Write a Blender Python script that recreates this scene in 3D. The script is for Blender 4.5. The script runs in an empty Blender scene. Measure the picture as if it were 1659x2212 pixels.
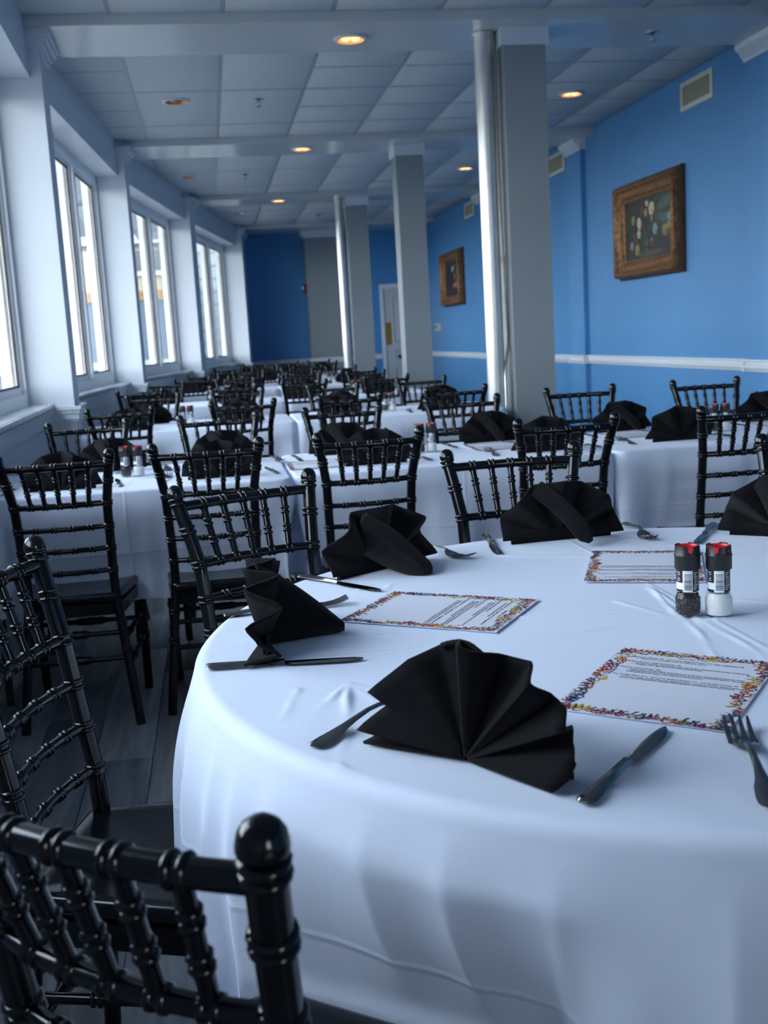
import bpy, math, random
from mathutils import Matrix, Vector

S = bpy.context.scene
COL = S.collection
PI = math.pi
random.seed(7)

# ------------------------------------------------------------------ camera
cam_d = bpy.data.cameras.new('camera')
cam = bpy.data.objects.new('camera', cam_d)
COL.objects.link(cam)
cam.matrix_world = Matrix((
    (0.9861814835591031, 0.07986135737990385, -0.14514904437372458, 0.0),
    (-0.1557724098695624, 0.1487201303281974, -0.976533296492543, 0.0),
    (-0.05640068978829296, 0.9856492715122369, 0.15910523485668687, 1.218),
    (0, 0, 0, 1)))
cam_d.sensor_fit = 'VERTICAL'
cam_d.sensor_height = 24.0
cam_d.lens = 2354.0 / 2212.0 * 24.0
cam_d.clip_start = 0.05
cam_d.clip_end = 300
cam_d.dof.use_dof = True
cam_d.dof.focus_distance = 1.85
cam_d.dof.aperture_fstop = 5.6
S.camera = cam

# ------------------------------------------------------------------ world, exposure
S.view_settings.view_transform = 'Standard'
S.view_settings.look = 'None'
S.view_settings.gamma = 1.0
S.view_settings.use_curve_mapping = False
S.view_settings.exposure = 1.32
try:
    S.cycles.use_denoising = True
    S.cycles.max_bounces = 10
    S.cycles.diffuse_bounces = 6
    S.cycles.transparent_max_bounces = 16
    S.cycles.caustics_reflective = False
    S.cycles.caustics_refractive = False
    S.cycles.sample_clamp_indirect = 8.0
except Exception:
    pass

W = bpy.data.worlds.new('sky')
S.world = W
W.use_nodes = True
nt = W.node_tree
nt.nodes.clear()
wo = nt.nodes.new('ShaderNodeOutputWorld')
bg = nt.nodes.new('ShaderNodeBackground')
tc = nt.nodes.new('ShaderNodeTexCoord')
sx = nt.nodes.new('ShaderNodeSeparateXYZ')
rp = nt.nodes.new('ShaderNodeValToRGB')
nt.links.new(tc.outputs['Generated'], sx.inputs[0])
nt.links.new(sx.outputs['Z'], rp.inputs[0])
nt.links.new(rp.outputs[0], bg.inputs[0])
nt.links.new(bg.outputs[0], wo.inputs[0])
e = rp.color_ramp.elements
e[0].position = 0.0
e[0].color = (0.91, 0.955, 1.0, 1)
e[1].position = 0.6
e[1].color = (0.72, 0.84, 1.0, 1)
bg.inputs[1].default_value = 4.6

sun_d = bpy.data.lights.new('sun', 'SUN')
sun_d.energy = 1.2
sun_d.angle = math.radians(0.6)
sun_d.color = (1.0, 0.9, 0.74)
sun = bpy.data.objects.new('sun', sun_d)
COL.objects.link(sun)
sun.rotation_euler = Vector((-0.35, 0.75, -0.55)).to_track_quat('-Z', 'Y').to_euler()   # from behind, over the roof


def lin(r, g, b):
    f = lambda c: (c / 255 / 12.92) if c <= 10 else (((c / 255) + 0.055) / 1.055) ** 2.4
    return (f(r), f(g), f(b), 1.0)


# ------------------------------------------------------------------ materials
def mat(name, col, rough=0.6, metal=0.0, spec=0.5, noise=0.0, nscale=20.0, bump=0.0, bscale=60.0,
        coat=0.0, sheen=0.0, stretch=None):
    m = bpy.data.materials.new(name)
    m.use_nodes = True
    t = m.node_tree
    b = t.nodes['Principled BSDF']
    b.inputs['Base Color'].default_value = col
    b.inputs['Roughness'].default_value = rough
    b.inputs['Metallic'].default_value = metal
    b.inputs['Specular IOR Level'].default_value = spec
    b.inputs['Coat Weight'].default_value = coat
    b.inputs['Sheen Weight'].default_value = sheen
    tcn = t.nodes.new('ShaderNodeTexCoord')
    mp = t.nodes.new('ShaderNodeMapping')
    t.links.new(tcn.outputs['Object'], mp.inputs[0])
    if stretch:
        mp.inputs['Scale'].default_value = stretch
    if noise > 0:
        n = t.nodes.new('ShaderNodeTexNoise')
        n.inputs['Scale'].default_value = nscale
        n.inputs['Detail'].default_value = 5
        t.links.new(mp.outputs[0], n.inputs['Vector'])
        r = t.nodes.new('ShaderNodeValToRGB')
        lo = [max(0, c * (1 - noise)) for c in col[:3]]
        hi = [min(1, c * (1 + noise)) for c in col[:3]]
        r.color_ramp.elements[0].position = 0.3
        r.color_ramp.elements[1].position = 0.7
        r.color_ramp.elements[0].color = (*lo, 1)
        r.color_ramp.elements[1].color = (*hi, 1)
        t.links.new(n.outputs['Fac'], r.inputs[0])
        t.links.new(r.outputs[0], b.inputs['Base Color'])
    if bump > 0:
        n2 = t.nodes.new('ShaderNodeTexNoise')
        n2.inputs['Scale'].default_value = bscale
        n2.inputs['Detail'].default_value = 4
        t.links.new(mp.outputs[0], n2.inputs['Vector'])
        bn = t.nodes.new('ShaderNodeBump')
        bn.inputs['Strength'].default_value = bump
        bn.inputs['Distance'].default_value = 0.01
        t.links.new(n2.outputs['Fac'], bn.inputs['Height'])
        t.links.new(bn.outputs[0], b.inputs['Normal'])
    return m


def emit(name, col, s):
    m = bpy.data.materials.new(name)
    m.use_nodes = True
    b = m.node_tree.nodes['Principled BSDF']
    b.inputs['Base Color'].default_value = col
    b.inputs['Emission Color'].default_value = col
    b.inputs['Emission Strength'].default_value = s
    return m


def pane_glass(name, tint, refl=0.12):
    m = bpy.data.materials.new(name)
    m.use_nodes = True
    t = m.node_tree
    t.nodes.clear()
    o = t.nodes.new('ShaderNodeOutputMaterial')
    tr = t.nodes.new('ShaderNodeBsdfTransparent')
    tr.inputs[0].default_value = tint
    gl = t.nodes.new('ShaderNodeBsdfGlossy')
    gl.inputs['Roughness'].default_value = 0.02
    lw = t.nodes.new('ShaderNodeLayerWeight')      # Schlick curve, the same from both sides
    lw.inputs[0].default_value = 0.5
    pw_ = t.nodes.new('ShaderNodeMath'); pw_.operation = 'POWER'; pw_.inputs[1].default_value = 5.0
    ma = t.nodes.new('ShaderNodeMath'); ma.operation = 'MULTIPLY_ADD'
    ma.inputs[1].default_value = refl
    ma.inputs[2].default_value = 0.03
    t.links.new(lw.outputs['Facing'], pw_.inputs[0])
    t.links.new(pw_.outputs[0], ma.inputs[0])
    mx = t.nodes.new('ShaderNodeMixShader')
    t.links.new(ma.outputs[0], mx.inputs[0])
    t.links.new(tr.outputs[0], mx.inputs[1])
    t.links.new(gl.outputs[0], mx.inputs[2])
    t.links.new(mx.outputs[0], o.inputs[0])
    return m


M = {}
M['wall_white'] = mat('white_wall_paint', lin(204, 209, 217), 0.45, noise=0.02, nscale=3, bump=0.03, bscale=90)
M['trim_white'] = mat('white_trim_paint', lin(206, 212, 220), 0.32, noise=0.02, nscale=8)
M['beam'] = mat('beam_paint', lin(186, 191, 194), 0.22, noise=0.03, nscale=2)
M['grey_col'] = mat('grey_column_paint', lin(136, 143, 147), 0.5, noise=0.03, nscale=3, bump=0.03, bscale=70)
M['blue'] = mat('blue_wall_paint', lin(78, 135, 186), 0.42, noise=0.03, nscale=2.5, bump=0.04, bscale=80)
M['navy'] = mat('deep_blue_wall_paint', lin(66, 134, 192), 0.5, noise=0.03, nscale=2.5, bump=0.03, bscale=80)
M['tile'] = mat('ceiling_tile', lin(188, 194, 199), 0.85, noise=0.05, nscale=160, bump=0.25, bscale=220)
M['grid'] = mat('ceiling_grid', lin(146, 154, 162), 0.4)
M['black'] = mat('black_lacquer', (0.003, 0.0034, 0.005, 1), 0.13, spec=0.45, noise=0.2, nscale=6)
M['seat'] = mat('black_seat', (0.003, 0.004, 0.006, 1), 0.17, spec=0.4, noise=0.2, nscale=8)
M['napkin'] = mat('black_napkin_cloth', (0.0052, 0.0051, 0.0068, 1), 0.9, spec=0.12, noise=0.3, nscale=30, bump=0.35, bscale=900, sheen=0.05)
M['steel'] = mat('stainless_steel', (0.3, 0.3, 0.3, 1), 0.14, 1.0, noise=0.06, nscale=40)
M['dark_steel'] = mat('brushed_steel', (0.24, 0.24, 0.24, 1), 0.22, 1.0, noise=0.1, nscale=60)
M['pipe'] = mat('silver_painted_pipe', (0.62, 0.62, 0.6, 1), 0.34, 0.75, noise=0.12, nscale=9, bump=0.15, bscale=18, stretch=(1, 1, 0.3))
M['galv'] = mat('galvanised_conduit', (0.5, 0.5, 0.49, 1), 0.35, 0.9, noise=0.1, nscale=20)
M['paper'] = mat('menu_paper', lin(226, 229, 242), 0.6, noise=0.01, nscale=30)
M['ink'] = mat('black_print', (0.012, 0.012, 0.02, 1), 0.7)
M['p_red'] = mat('red_print', lin(176, 34, 40), 0.6)
M['p_gold'] = mat('gold_print', lin(206, 164, 58), 0.6)
M['p_navy'] = mat('navy_print', lin(40, 52, 98), 0.6)
M['p_teal'] = mat('teal_print', lin(36, 78, 92), 0.6)
M['cap_black'] = mat('black_plastic', (0.012, 0.013, 0.015, 1), 0.42, noise=0.1, nscale=30)
M['cap_red'] = mat('red_plastic', lin(214, 24, 40), 0.4, noise=0.03, nscale=30)
M['label_black'] = mat('black_label', (0.012, 0.012, 0.018, 1), 0.4)
M['label_white'] = mat('white_label', lin(238, 240, 244), 0.45)
M['pepper'] = mat('peppercorn', (0.045, 0.036, 0.035, 1), 0.5, noise=0.5, nscale=160, bump=0.4, bscale=600)
M['salt'] = mat('sea_salt', lin(252, 252, 252), 0.6, noise=0.05, nscale=500, bump=0.5, bscale=900)
M['brass'] = mat('aged_brass', lin(150, 118, 52), 0.35, 0.9, noise=0.1, nscale=20)
M['frame_gold'] = mat('carved_gilt_wood', lin(122, 86, 52), 0.42, 0.4, noise=0.55, nscale=28, bump=0.5, bscale=90)
M['frame_dark'] = mat('dark_gilt_wood', lin(74, 50, 32), 0.5, 0.25, noise=0.3, nscale=30, bump=0.8, bscale=140)
M['vent'] = mat('vent_paint', lin(206, 204, 190), 0.45)
M['vent_dark'] = mat('vent_shadow', lin(96, 92, 78), 0.8)
M['vent_slat'] = mat('vent_slat_paint', lin(140, 136, 116), 0.5)
M['lamp_cone'] = mat('copper_reflector', lin(206, 128, 62), 0.28, 0.85, noise=0.05, nscale=30)
M['lamp_on'] = emit('lit_bulb', (1.0, 0.60, 0.22, 1), 1.1)
M['lamp_cone_on'] = emit('lit_reflector', (1.0, 0.45, 0.12, 1), 0.28)
M['lamp_off'] = mat('dim_bulb', lin(190, 110, 60), 0.3)
M['chrome'] = mat('chrome', (0.5, 0.5, 0.5, 1), 0.15, 1.0)
M['red_alarm'] = mat('red_alarm_plastic', lin(120, 26, 32), 0.4)
M['door'] = mat('white_door_paint', lin(178, 184, 190), 0.4, noise=0.02, nscale=6)
M['win_frame'] = mat('white_window_frame', lin(240, 242, 244), 0.35)
M['win_gasket'] = mat('dark_window_gasket', lin(38, 32, 32), 0.5)
M['win_wood'] = mat('tan_window_track', lin(150, 132, 116), 0.5)
M['sill'] = mat('glossy_sill_paint', lin(206, 210, 214), 0.16, noise=0.06, nscale=9)
M['glass'] = pane_glass('window_glass', (0.95, 0.97, 0.97, 1), 0.35)
M['jar_glass'] = pane_glass('jar_glass', (0.985, 0.995, 0.99, 1), 0.9)
M['table_top'] = mat('grey_table_laminate', lin(150, 150, 148), 0.5)
M['table_leg'] = mat('grey_table_leg', lin(60, 60, 62), 0.4, 0.5)
M['siding'] = mat('pale_siding', lin(118, 124, 126), 0.7, noise=0.05, nscale=2)
M['ext_trim'] = mat('exterior_white_trim', lin(160, 164, 164), 0.6)
M['ext_sun_cream'] = mat('painted_sun_cream', lin(162, 148, 122), 0.8, noise=0.06, nscale=3)  # sunlit stretch of the facade, sunlight put into the colour
M['ext_sun_tan'] = mat('painted_sun_tan', lin(140, 106, 70), 0.8, noise=0.12, nscale=6)  # warmer sunlit strip, sunlight put into the colour
M['ext_shade_blue'] = mat('painted_shade_blue', lin(80, 92, 108), 0.7, noise=0.08, nscale=4)  # lower facade in shade, the shade put into the colour
M['ext_dark'] = mat('dark_exterior_window', lin(38, 48, 58), 0.15)
M['ground'] = mat('paved_ground', lin(126, 126, 123), 0.9, noise=0.2, nscale=4)
M['canvas'] = mat('dark_painted_canvas', lin(34, 36, 32), 0.55, noise=0.5, nscale=6, bump=0.2, bscale=120)


def cloth_mat():
    """white tablecloth: fine weave plus ironed-in fold lines (fine relief only)"""
    m = mat('white_tablecloth', lin(226, 234, 252), 0.75, spec=0.25, noise=0.012, nscale=5, sheen=0.1)
    t = m.node_tree
    b = t.nodes['Principled BSDF']
    tcn = t.nodes.new('ShaderNodeTexCoord')
    n1 = t.nodes.new('ShaderNodeTexNoise')
    n1.inputs['Scale'].default_value = 7
    n1.inputs['Detail'].default_value = 6
    n1.inputs['Roughness'].default_value = 0.55
    t.links.new(tcn.outputs['Object'], n1.inputs['Vector'])
    n2 = t.nodes.new('ShaderNodeTexNoise')
    n2.inputs['Scale'].default_value = 900
    t.links.new(tcn.outputs['Object'], n2.inputs['Vector'])
    sp = t.nodes.new('ShaderNodeSeparateXYZ')
    t.links.new(tcn.outputs['Object'], sp.inputs[0])

    def crease(out, at, wid):
        a = t.nodes.new('ShaderNodeMath'); a.operation = 'SUBTRACT'; a.inputs[1].default_value = at
        t.links.new(out, a.inputs[0])
        c = t.nodes.new('ShaderNodeMath'); c.operation = 'ABSOLUTE'
        t.links.new(a.outputs[0], c.inputs[0])
        d = t.nodes.new('ShaderNodeMapRange')
        d.inputs['From Min'].default_value = 0
        d.inputs['From Max'].default_value = wid
        d.inputs['To Min'].default_value = 1
        d.inputs['To Max'].default_value = 0
        t.links.new(c.outputs[0], d.inputs['Value'])
        return d.outputs[0]
    outs = [crease(sp.outputs['X'], 0.02, 0.008), crease(sp.outputs['Y'], -0.03, 0.008), crease(sp.outputs['Z'], 0.53, 0.008)]
    add = None
    for o in outs:
        if add is None:
            add = o
        else:
            k = t.nodes.new('ShaderNodeMath'); k.operation = 'MAXIMUM'
            t.links.new(add, k.inputs[0]); t.links.new(o, k.inputs[1])
            add = k.outputs[0]
    s1 = t.nodes.new('ShaderNodeMath'); s1.operation = 'MULTIPLY_ADD'
    s1.inputs[1].default_value = 0.35
    t.links.new(add, s1.inputs[0])
    t.links.new(n1.outputs['Fac'], s1.inputs[2])
    bp = t.nodes.new('ShaderNodeBump')
    bp.inputs['Strength'].default_value = 0.28
    bp.inputs['Distance'].default_value = 0.012
    t.links.new(s1.outputs[0], bp.inputs['Height'])
    bp2 = t.nodes.new('ShaderNodeBump')
    bp2.inputs['Strength'].default_value = 0.08
    bp2.inputs['Distance'].default_value = 0.001
    t.links.new(n2.outputs['Fac'], bp2.inputs['Height'])
    t.links.new(bp.outputs[0], bp2.inputs['Normal'])
    t.links.new(bp2.outputs[0], b.inputs['Normal'])
    return m


M['cloth'] = cloth_mat()


def plank_mat(name, base):
    m = mat(name, base, 0.42, noise=0.35, nscale=3.0, bump=0.12, bscale=14, stretch=(9, 0.9, 1))
    return m


M['planks'] = [plank_mat('dark_vinyl_plank', lin(*c)) for c in
               ((140, 140, 142), (118, 120, 124), (158, 157, 157), (130, 127, 128), (146, 150, 156))]


def sub_mat():
    m = bpy.data.materials.new('dark_plank_floor')
    m.use_nodes = True
    t = m.node_tree
    b = t.nodes['Principled BSDF']
    b.inputs['Roughness'].default_value = 0.45
    tcn = t.nodes.new('ShaderNodeTexCoord')
    mp = t.nodes.new('ShaderNodeMapping')
    mp.inputs['Rotation'].default_value = (0, 0, PI / 2)
    br = t.nodes.new('ShaderNodeTexBrick')
    br.inputs['Color1'].default_value = lin(100, 100, 103)
    br.inputs['Color2'].default_value = lin(116, 115, 117)
    br.inputs['Mortar'].default_value = lin(22, 22, 24)
    br.inputs['Scale'].default_value = 1.0
    br.inputs['Mortar Size'].default_value = 0.002
    br.inputs['Brick Width'].default_value = 1.22
    br.inputs['Row Height'].default_value = 0.18
    t.links.new(tcn.outputs['Object'], mp.inputs[0])
    t.links.new(mp.outputs[0], br.inputs['Vector'])
    t.links.new(br.outputs['Color'], b.inputs['Base Color'])
    return m


M['subfloor'] = sub_mat()


# ------------------------------------------------------------------ mesh builder
class MB:
    def __init__(self):
        self.v, self.f, self.m, self.sm = [], [], [], []

    def add(self, vs, fs, mi=0, smooth=True):
        o = len(self.v)
        self.v += [tuple(p) for p in vs]
        for f in fs:
            self.f.append([o + i for i in f])
            self.m.append(mi)
            self.sm.append(smooth)
        return self

    def box(self, x0, x1, y0, y1, z0, z1, mi=0):
        vs = [(x0, y0, z0), (x1, y0, z0), (x1, y1, z0), (x0, y1, z0), (x0, y0, z1), (x1, y0, z1), (x1, y1, z1), (x0, y1, z1)]
        return self.add(vs, [(0, 3, 2, 1), (4, 5, 6, 7), (0, 1, 5, 4), (1, 2, 6, 5), (2, 3, 7, 6), (3, 0, 4, 7)], mi, False)

    def prism(self, poly, z0, z1, mi=0):
        n = len(poly)
        vs = [(x, y, z0) for x, y in poly] + [(x, y, z1) for x, y in poly]
        fs = [list(range(n))[::-1], list(range(n, 2 * n))]
        fs += [(i, (i + 1) % n, n + (i + 1) % n, n + i) for i in range(n)]
        return self.add(vs, fs, mi, False)

    def extrude(self, prof, a, b, mi=0):
        """profile of (out, z) swept between plan points a and b; out is to the right of a->b"""
        ax, ay = a; bx, by = b
        d = math.hypot(bx - ax, by - ay)
        nx, ny = (by - ay) / d, -(bx - ax) / d
        n = len(prof)
        vs = [(ax + nx * o, ay + ny * o, z) for o, z in prof] + [(bx + nx * o, by + ny * o, z) for o, z in prof]
        fs = [(i, (i + 1) % n, n + (i + 1) % n, n + i) for i in range(n)]
        fs += [list(range(n))[::-1], list(range(n, 2 * n))]
        return self.add(vs, fs, mi, False)

    def tube(self, pts, rad, n=10, mi=0, caps=True, sq=1.0):
        pts = [Vector(p) for p in pts]
        k = len(pts)
        if not hasattr(rad, '__len__'):
            rad = [rad] * k
        vs, fs = [], []
        ref = None
        for i, p in enumerate(pts):
            t = (pts[min(i + 1, k - 1)] - pts[max(i - 1, 0)]).normalized()
            if ref is None:
                ref = Vector((0, 1, 0)) if abs(t.y) < 0.9 else Vector((1, 0, 0))
            u = (ref - t * ref.dot(t)).normalized()
            w = t.cross(u)
            ref = u
            for j in range(n):
                a = 2 * PI * j / n
                vs.append(p + (u * math.cos(a) + w * math.sin(a) * sq) * rad[i])
        for i in range(k - 1):
            for j in range(n):
                fs.append((i * n + j, i * n + (j + 1) % n, (i + 1) * n + (j + 1) % n, (i + 1) * n + j))
        if caps:
            fs.append(list(range(n))[::-1])
            fs.append([(k - 1) * n + j for j in range(n)])
        return self.add(vs, fs, mi, True)

    def lathe(self, prof, n=20, mi=0, c=(0, 0, 0), caps=True):
        k = len(prof)
        vs, fs = [], []
        for r, z in prof:
            for j in range(n):
                a = 2 * PI * j / n
                vs.append((c[0] + r * math.cos(a), c[1] + r * math.sin(a), c[2] + z))
        for i in range(k - 1):
            for j in range(n):
                fs.append((i * n + j, i * n + (j + 1) % n, (i + 1) * n + (j + 1) % n, (i + 1) * n + j))
        if caps:
            fs.append(list(range(n))[::-1])
            fs.append([(k - 1) * n + j for j in range(n)])
        return self.add(vs, fs, mi, True)

    def build(self, name, mats, parent=None, kind=None, link=True):
        me = bpy.data.meshes.new(name)
        me.from_pydata(self.v, [], self.f)
        if not isinstance(mats, (list, tuple)):
            mats = [mats]
        for m in mats:
            me.materials.append(m)
        for i, p in enumerate(me.polygons):
            p.material_index = self.m[i]
            p.use_smooth = self.sm[i]
        me.update()
        try:
            me.set_sharp_from_angle(angle=math.radians(50))
        except Exception:
            pass
        o = bpy.data.objects.new(name, me)
        COL.objects.link(o)
        if parent:
            o.parent = parent
        if kind:
            o['kind'] = kind
        return o


def thing(name, label, cat, loc=(0, 0, 0), rz=0.0, group=None):
    o = bpy.data.objects.new(name, None)
    o.empty_display_size = 0.05
    COL.objects.link(o)
    o.location = loc
    o.rotation_euler = (0, 0, rz)
    tag(o, label, cat, group)
    return o


def tag(o, label, cat, group=None):
    o['label'] = label
    o['category'] = cat
    if group:
        o['group'] = group
    return o


def dup(src, loc, rz, label, group=None):
    r = src.copy()
    COL.objects.link(r)
    r.location = loc
    r.rotation_euler = (0, 0, rz)
    r['label'] = label
    if group:
        r['group'] = group
    for ch in list(src.children):
        c = ch.copy()
        COL.objects.link(c)
        c.parent = r
        for g in list(ch.children):
            d = g.copy()
            COL.objects.link(d)
            d.parent = c
    return r


def frame_rect(mb, w, h, prof, mi=0):
    """mitred moulding round a w x h rectangle in the XZ plane, profile of (inset, depth towards -Y)"""
    loops = []
    for ins, dep in prof:
        a, b = w / 2 - ins, h / 2 - ins
        loops.append([(-a, -dep, -b), (a, -dep, -b), (a, -dep, b), (-a, -dep, b)])
    vs = [p for l in loops for p in l]
    fs = []
    for i in range(len(loops) - 1):
        for j in range(4):
            fs.append((i * 4 + j, i * 4 + (j + 1) % 4, (i + 1) * 4 + (j + 1) % 4, (i + 1) * 4 + j))
    mb.add(vs, fs, mi, False)


# ------------------------------------------------------------------ room shell
HC = 3.008          # ceiling
ZB = 2.951          # beam underside
XR = 3.64           # right wall
YF, YE = -4.2, 18.3
BAYS = [((-0.48, -3.9), (-0.52, -2.9)), ((-0.685, 0.85), (-0.755, 2.9)), ((-0.765, 3.22), (-0.851, 6.45)),
        ((-0.8606, 6.78), (-0.669, 10.0)), ((-0.655, 10.24), (-0.18, 13.45)), ((-0.125, 13.76), (0.50, 17.2))]


def off(p, b, o):
    (ax, ay), (bx, by) = b
    d = math.hypot(bx - ax, by - ay)
    return (p[0] - (by - ay) / d * o, p[1] + (bx - ax) / d * o)


# floor with separate planks where they can be told apart
fl = MB().box(-2.0, XR + 0.1, YF, YE, -0.12, -0.006).build('floor', M['subfloor'], kind='structure')
pl_meshes = {}
pw, plen = 0.18, 1.22
for ix in range(-6, 7):
    y = -1.3 + random.random() * -1.2
    while y < 6.9:
        y1 = y + plen
        mi = random.randrange(5)
        key = mi
        if key not in pl_meshes:
            mb = MB()
            g = 0.0012
            a, l, b = pw / 2 - g, plen / 2 - g, 0.0015
            vs = [(-a, -l, -0.006), (a, -l, -0.006), (a, l, -0.006), (-a, l, -0.006),
                  (-a, -l, -b), (a, -l, -b), (a, l, -b), (-a, l, -b),
                  (-a + b, -l + b, 0), (a - b, -l + b, 0), (a - b, l - b, 0), (-a + b, l - b, 0)]
            fs = [(8, 9, 10, 11)]
            for s in (0, 4):
                for j in range(4):
                    fs.append((s + j, s + (j + 1) % 4, s + 4 + (j + 1) % 4, s + 4 + j))
            mb.add(vs, fs, 0, False)
            o = mb.build('plank', M['planks'][mi], fl)
            pl_meshes[key] = o
            o.location = (ix * pw, (y + y1) / 2, 0)
        else:
            o = pl_meshes[key].copy()
            COL.objects.link(o)
            o.location = (ix * pw, (y + y1) / 2, 0)
        y = y1

# ceiling: slab above, T-bar grid, single tiles
ce = MB().box(-2.0, XR + 0.1, YF, YE, HC + 0.03, HC + 0.15).build('ceiling', M['grid'], kind='structure')
GX = [0.209 + 0.605 * k for k in range(-4, 6)] + [XR]
bays_y = [(-4.2, -1.6, 0.61), (-0.9, 2.1, 0.61), (2.75, 6.346, 0.605), (7.0, 10.02, 0.61), (10.67, 13.72, 0.61), (14.35, 17.3, 0.61)]
tile_cache = {}


def tile(x0, x1, y0, y1):
    w, l = round(x1 - x0 - 0.018, 3), round(y1 - y0 - 0.018, 3)
    if w < 0.03 or l < 0.03:
        return
    if (w, l) not in tile_cache:
        mb = MB()
        a, b = w / 2, l / 2
        vs = [(-a, -b, 0.02), (a, -b, 0.02), (a, b, 0.02), (-a, b, 0.02),
              (-a, -b, 0.004), (a, -b, 0.004), (a, b, 0.004), (-a, b, 0.004),
              (-a + .006, -b + .006, 0), (a - .006, -b + .006, 0), (a - .006, b - .006, 0), (-a + .006, b - .006, 0)]
        fs = [(11, 10, 9, 8)]
        for s in (0, 4):
            for j in range(4):
                fs.append((s + j, s + 4 + j, s + 4 + (j + 1) % 4, s + (j + 1) % 4))
        mb.add(vs, fs, 0, False)
        o = mb.build('ceiling_tile', M['tile'], ce)
        tile_cache[(w, l)] = o
    else:
        o = tile_cache[(w, l)].copy()
        COL.objects.link(o)
    o.location = ((x0 + x1) / 2, (y0 + y1) / 2, HC)


grid = MB()
for bi, (ya, yb, step) in enumerate(bays_y):
    off0 = 0.6 if bi == 3 else 0.61
    rows = [ya]
    y = ya + off0
    while y < yb - 0.08:
        rows.append(y)
        y += step
    rows.append(yb)
    for i in range(len(GX) - 1):
        x0, x1 = GX[i], GX[i + 1]
        if x1 < -1.05:
            continue
        rr = rows
        if bi == 4 or (bi == 3 and i in (3, 4)):
            rr = [rows[0]] + rows[2:-1:2] + [rows[-1]]
            if bi == 3:
                rr = [rows[0], rows[2], rows[4], rows[-1]]
        for j in range(len(rr) - 1):
            tile(x0, x1, rr[j], rr[j + 1])
        for yy in rr[1:-1]:
            grid.box(x0, x1, yy - 0.012, yy + 0.012, HC - 0.0015, HC + 0.03)
    for x in GX[1:-1]:
        grid.box(x - 0.012, x + 0.012, ya, yb, HC - 0.002, HC + 0.03)
grid.build('ceiling_grid', M['grid'], ce)

# beams
BEAMS = [(-1.6, -0.9), (2.1, 2.75), (6.346, 7.0), (10.02, 10.67), (13.72, 14.35), (17.3, YE)]
for y0, y1 in BEAMS:
    MB().box(-1.0, XR, y0, y1, ZB, HC + 0.03).build('beam', M['beam'], kind='structure')

# left window wall
wl = MB()
for k, b in enumerate(BAYS):
    p0, p1 = b
    wl.prism([p0, p1, off(p1, b, 0.275), off(p0, b, 0.275)], 2.713, HC + 0.03)           # fascia and soffit
    wl.prism([off(p0, b, 0.09), off(p1, b, 0.09), off(p1, b, 0.275), off(p0, b, 0.275)], 0, 0.915)   # wall under the sill
wl_o = wl.build('wall_left', M['wall_white'], kind='structure')
PIERS = []
for k in range(len(BAYS) - 1):
    a, b = BAYS[k], BAYS[k + 1]
    PIERS.append([off(a[1], a, 0.275), off(a[1], a, -0.06), off(b[0], b, -0.06), off(b[0], b, 0.275)])
a = BAYS[-1]
PIERS.append([off(a[1], a, 0.275), off(a[1], a, -0.10), (0.68, YE), (0.45, YE)])
b = BAYS[0]
PIERS.insert(0, [(-0.8, YF), (-0.36, YF), off(b[0], b, -0.06), off(b[0], b, 0.275)])


def wrap(mb, p, o, z0, z1):
    """band wrapping the room sides of a pier polygon, offset by o"""
    q0, q1, q2, q3 = [Vector((x, y)) for x, y in p]
    d01 = (q1 - q0).normalized(); d12 = (q2 - q1).normalized(); d23 = (q3 - q2).normalized()
    n01 = Vector((d01.y, -d01.x)); n12 = Vector((d12.y, -d12.x)); n23 = Vector((d23.y, -d23.x))
    a0 = q1 - d01 * 0.16
    a3 = q2 + d23 * 0.16
    poly = [a0 + n01 * o, q1 + n01 * o + n12 * o, q2 + n12 * o + n23 * o, a3 + n23 * o]
    mb.prism([(v.x, v.y) for v in poly], z0, z1)


rail = MB()
caps = MB()
for p in PIERS:
    pier = MB().prism(p, 0, HC + 0.03).build('pier', M['wall_white'], wl_o)
    for o, z0, z1 in ((0.012, 0.835, 0.85), (0.02, 0.85, 0.885), (0.028, 0.885, 0.905), (0.036, 0.905, 0.925)):
        wrap(rail, p, o, z0, z1)
    for o, z0, z1 in ((0.02, 2.845, 2.87), (0.035, 2.87, 2.90), (0.055, 2.90, 2.925), (0.07, 2.925, ZB)):
        wrap(caps, p, o, z0, z1)
bsb = MB()
for k, b in enumerate(BAYS):
    p0, p1 = off(b[0], b, 0.09), off(b[1], b, 0.09)
    prof = [(0, 0.82), (0.012, 0.82), (0.02, 0.845), (0.02, 0.87), (0.035, 0.9), (0.04, 0.915), (0, 0.915)]
    rail.extrude(prof, p0, p1)
    bsb.extrude([(0, 0), (0.014, 0), (0.014, 0.11), (0.006, 0.13), (0, 0.13)], p0, p1)
rail.build('trim_1', M['trim_white'], kind='structure')
caps.build('trim_2', M['wall_white'], kind='structure')
bsb.build('baseboard_left', M['trim_white'], kind='structure')

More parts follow.
